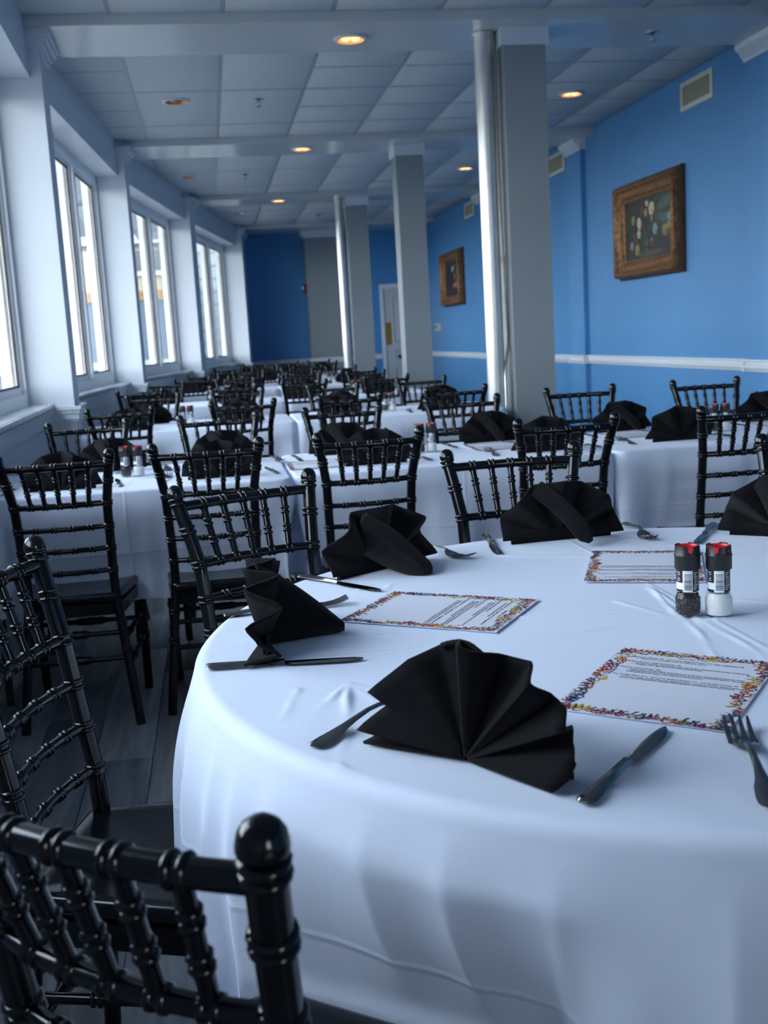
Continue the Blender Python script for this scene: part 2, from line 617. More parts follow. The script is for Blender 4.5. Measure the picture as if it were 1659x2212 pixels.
# windows
for k, b in enumerate(BAYS):
    (ax, ay), (bx, by) = b
    L = math.hypot(bx - ax, by - ay)
    ang = math.atan2(by - ay, bx - ax)
    w = bpy.data.objects.new('window_%d' % (k + 1), None)
    COL.objects.link(w)
    w['kind'] = 'structure'
    w.location = (ax, ay, 0)
    w.rotation_euler = (0, 0, ang)          # local x along wall, local y outwards
    z0, z1 = 0.945, 2.713
    o0, o1 = 0.19, 0.255
    mb = MB()
    mb.box(0, L, o0, o1, z0, z0 + 0.065)
    mb.box(0, L, o0, o1, z1 - 0.06, z1)
    mb.box(0, 0.05, o0, o1, z0, z1)
    mb.box(L - 0.05, L, o0, o1, z0, z1)
    mb.build('window_frame', M['win_frame'], w)
    cuts = [0.345 * L, 0.645 * L] if L > 2.5 else [0.55 * L]
    for mid in cuts:
        MB().box(mid - 0.035, mid + 0.035, o0 - 0.006, o1, z0 + 0.065, z1 - 0.06).build('mullion', M['win_frame'], w)
    ends = [0.05] + [v for c_ in cuts for v in (c_ - 0.035, c_ + 0.035)] + [L - 0.05]
    for s0, s1 in zip(ends[0::2], ends[1::2]):
        sa = MB()
        t = 0.04
        za, zb = z0 + 0.065, z1 - 0.06
        oa, ob = o0 + 0.02, o0 + 0.045
        sa.box(s0, s1, oa, ob, za, za + t)
        sa.box(s0, s1, oa, ob, zb - t, zb)
        sa.box(s0, s0 + t, oa, ob, za + t, zb - t)
        sa.box(s1 - t, s1, oa, ob, za + t, zb - t)
        so = sa.build('sash', M['win_frame'], w)
        gk = MB()
        g = 0.012
        gk.box(s0 + t, s1 - t, oa + .006, ob - .006, za + t, za + t + g)
        gk.box(s0 + t, s1 - t, oa + .006, ob - .006, zb - t - g, zb - t)
        gk.box(s0 + t, s0 + t + g, oa + .004, ob - .006, za + t + g, zb - t - g)
        gk.box(s1 - t - g, s1 - t, oa + .006, ob - .006, za + t + g, zb - t - g)
        gk.build('gasket', M['win_gasket'], so)
        MB().box(s0 + t - 0.004, s1 - t + 0.004, oa + .012, oa + .014, za + t - .004, zb - t + .004).build('pane', M['glass'], so)
        # outer jamb track
        tr = MB()
        tr.box(s1 - 0.012, s1, ob, ob + 0.012, za, zb)
        tr.box(s0, s0 + 0.012, ob, ob + 0.012, za, zb)
        tr.build('track', M['win_wood'], w)
        ec = MB()
        ec.box(s1 - 0.03, s1 + 0.03, o1, o1 + 0.055, za - 0.05, zb + 0.05)
        ec.box(s0 - 0.03, s0 + 0.03, o1, o1 + 0.055, za - 0.05, zb + 0.05)
        ec.build('outer_casing', M['win_frame'], w)
    sl = MB()
    sl.box(0, L, 0.07, o0 + 0.01, 0.915, 0.945)
    sl.box(0, L, 0.055, 0.07, 0.92, 0.942)
    sl.build('window_sill', M['sill'], w)
    # sky portal at the opening (real daylight through the window)
    ld = bpy.data.lights.new('window_portal', 'AREA')
    ld.shape = 'RECTANGLE'
    ld.size = L - 0.05
    ld.size_y = z1 - z0
    ld.cycles.is_portal = True
    lo = bpy.data.objects.new('window_portal', ld)
    COL.objects.link(lo)
    c = Vector((L / 2, 0.36, (z0 + z1) / 2))
    c.rotate(Matrix.Rotation(ang, 3, 'Z'))
    lo.location = (ax + c.x, ay + c.y, c.z)
    inward = Vector((math.sin(ang), -math.cos(ang), 0))
    lo.rotation_euler = inward.to_track_quat('-Z', 'Z').to_euler()

# right wall with shallow pilasters
wr = MB().box(XR, XR + 0.12, YF, YE + 0.12, 0, HC + 0.03)
PIL = [(2.2, 2.7), (6.36, 7.0), (10.28, 10.68), (13.95, 14.35)]
for y0, y1 in PIL:
    wr.box(XR - 0.045, XR, y0, y1, 0, ZB + 0.01)
wr.build('wall_right', M['blue'], kind='structure')
cr = MB()
prof = [(0, 0.842), (0.012, 0.842), (0.016, 0.858), (0.03, 0.866), (0.03, 0.884), (0.02, 0.892), (0.02, 0.904), (0.034, 0.912), (0.034, 0.925), (0, 0.925)]
yy = [YF] + [v for p in PIL for v in p] + [YE]
for i in range(len(yy) - 1):
    x = XR if i % 2 == 0 else XR - 0.045
    cr.extrude(prof, (x, yy[i + 1]), (x, yy[i]))
    if i % 2:
        cr.box(x - 0.03, XR, yy[i] - 0.03, yy[i], 0.842, 0.925)
        cr.box(x - 0.03, XR, yy[i + 1], yy[i + 1] + 0.03, 0.842, 0.925)
# (the sweep's outward side faces -X, into the room)
cr.build('trim_3', M['trim_white'], kind='structure')
crown = MB()
cp = [(0, 2.845), (0.014, 2.845), (0.018, 2.862), (0.03, 2.87), (0.05, 2.905), (0.068, 2.915), (0.075, 2.935), (0.075, ZB), (0, ZB)]
for y0, y1 in PIL:
    x = XR - 0.045
    crown.extrude(cp, (x, y1 + 0.02), (x, y0 - 0.02))
    crown.box(x - 0.02, XR, y0 - 0.045, y0 - 0.02, 2.85, ZB)
crown.build('trim_4', M['trim_white'], kind='structure')
MB().extrude([(0, 0), (0.014, 0), (0.014, 0.11), (0.006, 0.13), (0, 0.13)], (XR, YE), (XR, YF)).build('baseboard_right', M['trim_white'], kind='structure')

# end wall, and the wall behind the camera
MB().box(0.35, XR + 0.12, YE, YE + 0.12, 0, HC + 0.03).build('wall_back', M['navy'], kind='structure')
FX0, FX1 = 1.5, 2.9  # opening for an invented window, out of view
wf = MB()
wf.box(-1.5, FX0, YF - 0.12, YF, 0, HC + 0.03)
wf.box(FX1, XR + 0.12, YF - 0.12, YF, 0, HC + 0.03)
wf.box(FX0, FX1, YF - 0.12, YF, 0, 0.9)
wf.box(FX0, FX1, YF - 0.12, YF, 2.6, HC + 0.03)
wf.build('wall_front', M['wall_white'], kind='structure')
fw = bpy.data.objects.new('window_7', None)  # unseen window added to brighten surfaces that face the camera
COL.objects.link(fw)
fw['kind'] = 'structure'
fw.location = (0, YF, 0)
mb = MB()
for x0, x1, z0, z1 in ((FX0, FX1, 0.9, 0.97), (FX0, FX1, 2.53, 2.6), (FX0, FX0 + 0.07, 0.97, 2.53), (FX1 - 0.07, FX1, 0.97, 2.53), (2.16, 2.24, 0.97, 2.53)):
    mb.box(x0, x1, -0.09, -0.02, z0, z1)
mb.build('window_frame', M['win_frame'], fw)
MB().box(FX0 + 0.06, FX1 - 0.06, -0.056, -0.053, 0.96, 2.54).build('pane', M['glass'], fw)
ld = bpy.data.lights.new('window_portal', 'AREA')
ld.shape = 'RECTANGLE'
ld.size, ld.size_y = FX1 - FX0, 1.7
ld.cycles.is_portal = True
lo = bpy.data.objects.new('window_portal', ld)
COL.objects.link(lo)
lo.location = ((FX0 + FX1) / 2, YF - 0.13, 1.75)
lo.rotation_euler = Vector((0, 1, 0)).to_track_quat('-Z', 'Z').to_euler()
er = MB()
er.extrude(prof, (0.64, YE), (1.63, YE))
er.extrude(prof, (2.2, YE), (2.84, YE))
er.build('trim_5', M['trim_white'], kind='structure')
# grey pier against the end wall
ep = MB().box(1.63, 2.18, 18.0, YE, 0, ZB).build('end_pier', M['grey_col'], kind='structure')
mb = MB()
for o, z0, z1 in ((0.015, 2.85, 2.87), (0.04, 2.87, 2.91), (0.065, 2.91, ZB)):
    mb.box(1.63 - o, 2.18 + o, 18.0 - o, YE, z0, z1)
for o, z0, z1 in ((0.015, 0.84, 0.86), (0.03, 0.86, 0.925)):
    mb.box(1.63 - o, 2.18 + o, 18.0 - o, YE, z0, z1)
mb.build('pier_moulding', M['trim_white'], ep)

# door in the end wall
dr = bpy.data.objects.new('door_1', None)
COL.objects.link(dr)
dr['kind'] = 'structure'
dr.location = (3.22, YE, 0)
mb = MB()
mb.box(-0.37, -0.31, -0.03, 0, 0, 2.07)
mb.box(0.31, 0.37, -0.03, 0, 0, 2.07)
mb.box(-0.31, 0.31, -0.03, 0, 2.0, 2.07)
mb.build('door_frame', M['trim_white'], dr)
MB().box(-0.31, 0.31, -0.012, 0, 0, 2.0).build('door_leaf', M['door'], dr)
for z0, z1 in ((0.2, 0.68), (0.78, 0.98), (1.1, 1.86)):
    p = MB()
    frame_rect(p, 0.42, z1 - z0, [(0, 0), (0.008, 0.012), (0.02, 0.012), (0.028, 0.004), (0.05, 0.004), (0.07, 0.01), (0.2, 0.01)])
    o = p.build('door_panel', M['door'], dr)
    o.location = (0.03, -0.012, (z0 + z1) / 2)
MB().box(-0.29, -0.2, -0.016, -0.012, 1.07, 1.44).build('push_plate', M['brass'], dr)

# columns under the beams
for y in (6.52, 10.3, 13.98):
    c = MB().box(1.83, 2.085, y, y + 0.25, 0, ZB).build('column', M['grey_col'], kind='structure')
    MB().box(1.812, 2.103, y - 0.018, y + 0.268, 2.855, ZB).build('column_cap', M['trim_white'], c)
    MB().box(1.818, 2.097, y - 0.012, y + 0.262, 0, 0.12).build('column_base', M['trim_white'], c)

# ------------------------------------------------------------------ outside
MB().box(-60, 40, -60, 120, -0.9, -0.7).build('ground_outside', M['ground'], kind='structure')
hs = thing('neighbour_building', 'pale clapboard building with painted-in sunlit bands seen through the windows', 'building', (-4, 24, -0.7))
f = MB(); f.box(-9, 5.6, 0.05, 6, 0, 12); f.build('facade', M['siding'], hs)
sd = MB()
for i in range(34):
    z = 4.35 + i * 0.22
    sd.add([(-9, 0.05, z), (5.6, 0.05, z), (5.6, 0.0, z), (-9, 0.0, z), (-9, 0.045, z + .22), (5.6, 0.045, z + .22)],
           [(0, 1, 2, 3), (3, 2, 5, 4)], 0, False)
sd.build('clapboards', M['siding'], hs, kind='stuff')
MB().box(-9, 5.6, -0.08, 0.05, 4.12, 4.36).build('white_band', M['ext_trim'], hs)
MB().box(-9, 3.1, -0.03, 0.05, 3.15, 4.0).build('painted_sun_band', M['ext_sun_cream'], hs)  # sunlight on the facade painted as a band
MB().box(-9, 3.1, -0.05, 0.05, 2.95, 3.15).build('painted_warm_sun_band', M['ext_sun_tan'], hs)  # warmer sunlight painted below it
MB().box(-9, 3.1, -0.02, 0.05, 0, 2.95).build('painted_shade_base', M['ext_shade_blue'], hs)  # shade on the lower wall painted as a blue-grey sheet
MB().box(-9, 3.1, -0.1, 0.05, 1.55, 1.7).build('white_rail', M['ext_trim'], hs)
for x in (-6.5, -4.2, -1.9, 0.4, 2.3):
    g = MB()
    g.box(x, x + 0.8, -0.06, 0, 3.55, 3.98)
    wn = g.build('facade_window', M['ext_dark'], hs)
    MB().box(x - 0.06, x + 0.86, -0.1, -0.02, 3.45, 3.55).build('ledge', M['ext_trim'], wn)
side = thing('side_wing', 'pale siding wing close beside the far window', 'building', (0.1, 19.6, -0.7), math.radians(8))
MB().box(-0.35, 3.0, 0, 3, 0, 9).build('wing_wall', M['siding'], side)
sd = MB()
for i in range(40):
    z = i * 0.22
    sd.add([(-0.36, -0.02, z), (3, -0.02, z), (3, 0.0, z), (-0.36, 0.0, z), (-0.36, -0.002, z + .22), (3, -0.002, z + .22)],
           [(0, 1, 2, 3), (0, 4, 5, 1)], 0, False)
sd.build('wing_clapboards', M['siding'], side, kind='stuff')

# ------------------------------------------------------------------ ceiling fittings
LIGHTS = [(0.955, 6.68, ZB, 1, 'lit recessed downlight in the first beam'),
          (-0.104, 8.494, HC, 0, 'dim copper recessed downlight in ceiling tiles past the first beam, by windows'),
          (2.941, 8.577, HC, 1, 'lit recessed downlight in ceiling tiles past the first beam, by blue wall'),
          (0.969, 10.322, ZB, 1, 'lit recessed downlight in the second beam'),
          (-0.079, 12.131, HC, 0, 'dim copper recessed downlight in ceiling tiles past the second beam'),
          (2.946, 12.221, HC, 1, 'lit recessed downlight past the second beam, by blue wall'),
          (0.978, 13.95, ZB, 1, 'lit recessed downlight in the third beam'),
          (0.53, 15.573, HC, 0, 'dim recessed downlight near the far end of the ceiling')]
for x, y, z, on, lab in LIGHTS:
    t = thing('recessed_light', lab, 'light', (x, y, z - 0.013), 0, 'recessed ceiling lights')
    MB().lathe([(0.078, 0.012), (0.1, 0.012), (0.1, 0.004), (0.094, -0.001), (0.08, 0.0), (0.078, 0.004)], 28, caps=False).build('trim_ring', M['trim_white'], t)
    r = 0.078
    MB().lathe([(r, -0.003), (r * .93, 0.0), (r * .8, 0.006), (r * .6, 0.010)], 28, caps=False).build('reflector', M['lamp_cone_on'] if on else M['lamp_cone'], t)
    bl = MB()
    if on:
        for sx in (-0.028, 0.028):
            bl.lathe([(0.0, -0.004), (0.016, -0.003), (0.026, 0.003), (0.026, 0.009)], 16, c=(sx, 0, 0), caps=False)
    else:
        bl.lathe([(0.0, 0.001), (0.03, 0.003), (0.05, 0.010)], 20, caps=False)
    bl.build('bulb', M['lamp_on'] if on else M['lamp_off'], t)
for x, y, z, lab in [(2.817, 6.67, ZB, 'chrome fire sprinkler head under the first beam'),
                     (0.496, 8.515, HC, 'fire sprinkler head in ceiling tiles past the first beam'),
                     (0.513, 12.137, HC, 'fire sprinkler head in ceiling tiles past the second beam'),
                     (1.704, 16.246, HC, 'fire sprinkler head in ceiling tiles near the end wall')]:
    t = thing('sprinkler_head', lab, 'sprinkler', (x, y, z), 0, 'ceiling sprinklers')
    MB().lathe([(0.0, 0), (0.045, 0), (0.045, -0.004), (0.02, -0.010), (0.012, -0.02), (0.0, -0.02)], 18, caps=False).build('escutcheon', M['chrome'], t)
    a = MB()
    a.tube([(-0.012, 0, -0.018), (-0.016, 0, -0.035), (-0.004, 0, -0.05)], 0.0035, 6)
    a.tube([(0.012, 0, -0.018), (0.016, 0, -0.035), (0.004, 0, -0.05)], 0.0035, 6)
    a.build('frame_arms', M['chrome'], t)
    MB().lathe([(0.0, -0.05), (0.022, -0.051), (0.022, -0.054), (0.0, -0.055)], 14, caps=False).build('deflector', M['chrome'], t)

# ------------------------------------------------------------------ wall fittings
for yc, lab in [(7.845, 'white slatted air vent high above the flower painting'),
                (11.14, 'white slatted air vent high on blue wall, beside the near column'),
                (14.97, 'small looking far air vent high on blue wall near the end')]:
    t = thing('air_vent', lab, 'vent', (XR, yc, 2.853), -PI / 2, 'wall air vents')
    w, h = 0.53, 0.205
    mb = MB()
    frame_rect(mb, w, h, [(0, 0), (0.0, 0.008), (0.004, 0.011), (0.034, 0.011), (0.036, 0.004), (0.036, 0.0)])
    mb.build('vent_frame', M['vent'], t)
    MB().box(-w / 2 + .034, w / 2 - .034, -0.0015, 0, -h / 2 + .034, h / 2 - .034).build('vent_back', M['vent_dark'], t)
    sl = MB()
    n = 24
    for i in range(n):
        x = -w / 2 + 0.04 + (w - 0.08) * (i + 0.5) / n
        sl.add([(x + .007, -.002, -h / 2 + .036), (x - .004, -.009, -h / 2 + .036), (x - .004, -.009, h / 2 - .036), (x + .007, -.002, h / 2 - .036),
                (x + .006, -.001, -h / 2 + .036), (x - .006, -.009, -h / 2 + .036), (x - .006, -.009, h / 2 - .036), (x + .006, -.001, h / 2 - .036)],
               [(0, 1, 2, 3), (7, 6, 5, 4), (1, 5, 6, 2)], 0, False)
    sl.build('vent_slats', M['vent_slat'], t, kind='stuff')
    for sx in (-1, 1):
        for sz in (-1, 1):
            o = MB().lathe([(0, -0.003), (0.006, -0.002), (0.006, 0.002)], 10, caps=False).build('screw', M['galv'], t)
            o.rotation_euler = (PI / 2, 0, 0)
            o.location = (sx * w * 0.32, -0.012, sz * (h / 2 - .018))


def blob(mb, x, z, rx, rz, d, mi, n=10, rot=0.0, petals=0):
    vs = [(x, -d - 0.0012, z)]
    for j in range(n):
        a = 2 * PI * j / n
        k = 1.0 + (0.09 * math.cos(petals * a) if petals else 0.12 * math.sin(3 * a + x * 40))
        px, pz = rx * k * math.cos(a), rz * k * math.sin(a)
        vs.append((x + px * math.cos(rot) - pz * math.sin(rot), -d, z + px * math.sin(rot) + pz * math.cos(rot)))
    mb.add(vs, [(0, 1 + (j + 1) % n, 1 + j) for j in range(n)], mi, True)


PAL = [mat('paint_' + n, lin(*c), 0.5, noise=0.25, nscale=25) for n, c in [
    ('cream', (178, 166, 138)), ('white', (150, 154, 148)), ('red', (86, 30, 30)), ('yellow', (128, 114, 64)), ('pale_blue', (112, 134, 136)),
    ('green', (40, 52, 34)), ('blue', (36, 44, 62)), ('olive', (62, 60, 38)), ('brown', (76, 56, 38)), ('rose', (150, 96, 86)), ('sky', (66, 82, 82)), ('dark', (22, 24, 22))]]
PN = ['cream', 'white', 'red', 'yellow', 'pale_blue', 'green', 'blue', 'olive', 'brown', 'rose', 'sky', 'dark']
ix = {n: i for i, n in enumerate(PN)}


def picture(yc, zc, w, h, lab, kind):
    t = thing('framed_painting', lab, 'painting', (XR, yc, zc), -PI / 2)
    # backing moulding, then the carved inner moulding
    a = MB()
    frame_rect(a, w, h, [(0, 0), (0, 0.03), (0.01, 0.045), (0.025, 0.045), (0.03, 0.035), (0.06, 0.035)])
    a.build('outer_moulding', M['frame_dark'], t)
    b = MB()
    frame_rect(b, w - 0.04, h - 0.04, [(0, 0.03), (0, 0.075), (0.006, 0.095), (0.02, 0.105), (0.034, 0.098), (0.04, 0.08), (0.07, 0.06), (0.085, 0.055), (0.092, 0.06), (0.105, 0.06), (0.112, 0.045), (0.135, 0.038), (0.14, 0.02)])
    b.build('carved_frame', M['frame_gold'], t)
    bd = MB()
    n = 60
    for i in range(n):
        for sz in (-1, 1):
            x = (-w / 2 + 0.045) + (w - 0.09) * i / (n - 1)
            bd.lathe([(0.0, 0.006), (0.006, 0.003), (0.006, -0.003), (0.0, -0.006)], 6, c=(x, -0.104, sz * (h / 2 - 0.042)), caps=False)
    m = 38
    for i in range(m):
        for s in (-1, 1):
            z = (-h / 2 + 0.05) + (h - 0.1) * i / (m - 1)
            bd.lathe([(0.0, 0.006), (0.006, 0.003), (0.006, -0.003), (0.0, -0.006)], 6, c=(s * (w / 2 - 0.042), -0.104, z), caps=False)
    bd.build('frame_beading', M['frame_gold'], t, kind='stuff')
    cw, ch = w - 0.30, h - 0.30
    MB().box(-cw / 2, cw / 2, -0.03, -0.02, -ch / 2, ch / 2).build('canvas', M['canvas'], t)
    p = MB()
    D = 0.0308
    if kind == 0:
        # (x to the viewer's right, z up) on the canvas, sizes as fractions
        def F(fx, fz, rx, rz, c, pet=0, rot=0):
            blob(p, (fx - .5) * cw, (fz - .5) * ch, rx * cw, rz * ch, D, ix[c], 14, rot, pet)
        for i in range(5):
            F(.8 + .05 * (i % 2), .62 + .08 * i, .13, .09, ['sky', 'green', 'sky', 'sky', 'green'][i])
        F(.66, .85, .05, .12, 'green'); F(.66, .65, .045, .14, 'olive'); F(.93, .6, .06, .08, 'pale_blue')
        F(.79, .78, .018, .25, 'brown'); F(.81, .95, .02, .1, 'brown')
        F(.5, .08, .28, .05, 'olive'); F(.45, .13, .06, .04, 'olive')
        F(.42, .38, .05, .1, 'green'); F(.45, .27, .05, .07, 'olive')
        for fx, fz, r, c, pet in [(.30, .60, .06, 'cream', 6), (.48, .94, .05, 'red', 5), (.47, .9, .045, 'cream', 5), (.56, .78, .07, 'cream', 6), (.36, .8, .05, 'brown', 5), (.44, .74, .045, 'yellow', 5),
                                  (.17, .67, .05, 'yellow', 5), (.34, .68, .04, 'green', 0), (.40, .52, .03, 'red', 5), (.50, .66, .035, 'blue', 5), (.56, .62, .035, 'yellow', 5),
                                  (.29, .43, .05, 'white', 6), (.63, .45, .06, 'pale_blue', 7), (.51, .48, .04, 'blue', 5), (.20, .40, .04, 'red', 5), (.13, .25, .045, 'pale_blue', 6), (.25, .17, .06, 'yellow', 6),
                                  (.57, .26, .055, 'red', 6), (.56, .28, .03, 'white', 5), (.82, .40, .06, 'yellow', 6), (.90, .46, .05, 'yellow', 6), (.88, .35, .05, 'brown', 5), (.95, .27, .05, 'green', 4), (.97, .44, .04, 'yellow', 5),
                                  (.23, .32, .04, 'red', 5), (.30, .5, .03, 'pale_blue', 5)]:
            F(fx, fz, r * 0.82, r * 0.82 * cw / ch * 0.95, c, pet, fx * 7)
            F(fx + 0.012, fz - 0.03, r * 0.4, r * 0.36, 'olive' if c in ('cream', 'white', 'yellow') else 'dark', 0, fx * 5)
    else:
        def F(fx, fz, rx, rz, c, pet=0, rot=0):
            blob(p, (fx - .5) * cw, (fz - .5) * ch, rx * cw, rz * ch, D, ix[c], 14, rot, pet)
        F(.5, .5, .3, .4, 'dark'); F(.62, .3, .3, .1, 'rose'); F(.55, .22, .25, .05, 'red'); F(.6, .55, .12, .22, 'yellow', 0, .4)
        F(.5, .75, .1, .12, 'white', 0, .2); F(.42, .62, .12, .05, 'brown', 0, .9); F(.7, .8, .06, .12, 'olive')
    p.build('painted_shapes', PAL, t)
    return t


picture(8.70, 1.975, 1.29, 0.80, 'gilt framed dark painting of a flower bouquet on the blue wall', 0)
picture(16.04, 2.0, 1.29, 0.80, 'gilt framed dark painting on the far part of the blue wall', 1)

t = thing('thermostat', 'beige thermostat box on blue wall beside the far column', 'thermostat', (XR, 17.3, 1.31), -PI / 2)
MB().box(-0.1, 0.1, -0.055, 0, -0.055, 0.055).build('housing', M['vent'], t)
MB().box(-0.06, 0.06, -0.058, -0.055, -0.03, 0.035).build('display', M['vent_dark'], t)
t = thing('fire_alarm', 'red fire alarm on the side of the grey end pier', 'alarm', (1.63, 18.12, 2.06), PI / 2 * 0)
MB().box(-0.05, 0, -0.05, 0.05, -0.07, 0.07).build('alarm_housing', M['red_alarm'], t)
MB().lathe([(0, 0.03), (0.03, 0.03), (0.03, 0.0), (0.0, 0.0)], 12, c=(-0.055, 0, -0.01), caps=False).build('strobe', M['label_white'], t)


def pipe(y, lab, conduit):
    t = thing('support_pipe', lab, 'pipe', (1.735, y, 0))
    MB().tube([(0, 0, 0.0), (0, 0, 1.2), (0, 0, 2.1), (0, 0, ZB - 0.004)], 0.055, 24).build('pipe_shaft', M['pipe'], t)
    MB().lathe([(0.055, 0), (0.064, 0.0), (0.064, 0.02), (0.055, 0.02)], 24, c=(0, 0, ZB - 0.022), caps=False).build('collar', M['pipe'], t)
    if conduit:
        c = thing('conduit', 'thin steel conduit running down beside the near pipe and column', 'conduit', (1.8, y + 0.02, 0))
        MB().tube([(0.008, 0, ZB), (0.008, 0, 2.0), (0.018, 0, 1.3), (0.020, 0, 1.14), (0.016, -0.01, 1.09), (-0.012, -0.05, 0.98), (-0.020, -0.07, 0.92), (-0.020, -0.07, 0.5), (-0.020, -0.07, 0.0)], 0.0095, 12).build('conduit_tube', M['galv'], c)
        for z in (2.78, 1.62):
            MB().lathe([(0.0, 0), (0.014, 0), (0.014, 0.035), (0.0, 0.035)], 12, c=(0.011 if z < 2 else .008, 0, z), caps=False).build('coupling', M['galv'], c)


pipe(6.62, 'thick silver painted pipe standing beside the near grey column', True)
pipe(14.05, 'silver painted pipe standing beside the far grey column', False)

# ------------------------------------------------------------------ chairs
FINE = 14


def bamboo(mb, path, r, rings, n=10, bead=0.0032, sub=0.0, mi=0, bow=None):
    """round rod through path points with pairs of beads at the given fractions of its length"""
    P = [Vector(p) for p in path]
    seg = [(P[i + 1] - P[i]).length for i in range(len(P) - 1)]
    T = sum(seg)

    def at(f):
        d = f * T
        for i, s in enumerate(seg):
            if d <= s or i == len(seg) - 1:
                q = P[i].lerp(P[i + 1], d / s)
                break
            d -= s
        if bow:
            q = q + Vector(bow) * (4 * f * (1 - f))
        return q
    st = {0.0: r, 1.0: r}
    k = max(8, int(T / 0.05))
    for i in range(1, k):
        if all(abs(i / k - c) * T > 0.0135 for c in rings):
            st[i / k] = r
    for c in rings:
        for o, rr in ((-.0125, 0), (-.0098, 0), (-.0083, .75), (-.0058, 1), (-.0033, .75), (-.0018, 0), (.0018, 0), (.0033, .75), (.0058, 1), (.0083, .75), (.0098, 0), (.0125, 0)):
            f = c + o / T
            if 0 <= f <= 1:
                st[f] = r + bead * rr
    out = sorted(st)
    mb.tube([at(f) for f in out], [st[f] for f in out], n, mi)


PZ = [(0.0, 0.185, 0.045), (0.33, 0.150, 0.075), (0.44, 0.139, 0.085), (0.52, 0.138, 0.081), (0.745, 0.144, 0.045), (0.82, 0.156, 0.024), (0.894, 0.170, 0.002)]


def post_at(z):
    for i in range(len(PZ) - 1):
        if PZ[i][0] <= z <= PZ[i + 1][0]:
            f = (z - PZ[i][0]) / (PZ[i + 1][0] - PZ[i][0])
            return PZ[i][1] + f * (PZ[i + 1][1] - PZ[i][1]), PZ[i][2] + f * (PZ[i + 1][2] - PZ[i][2])


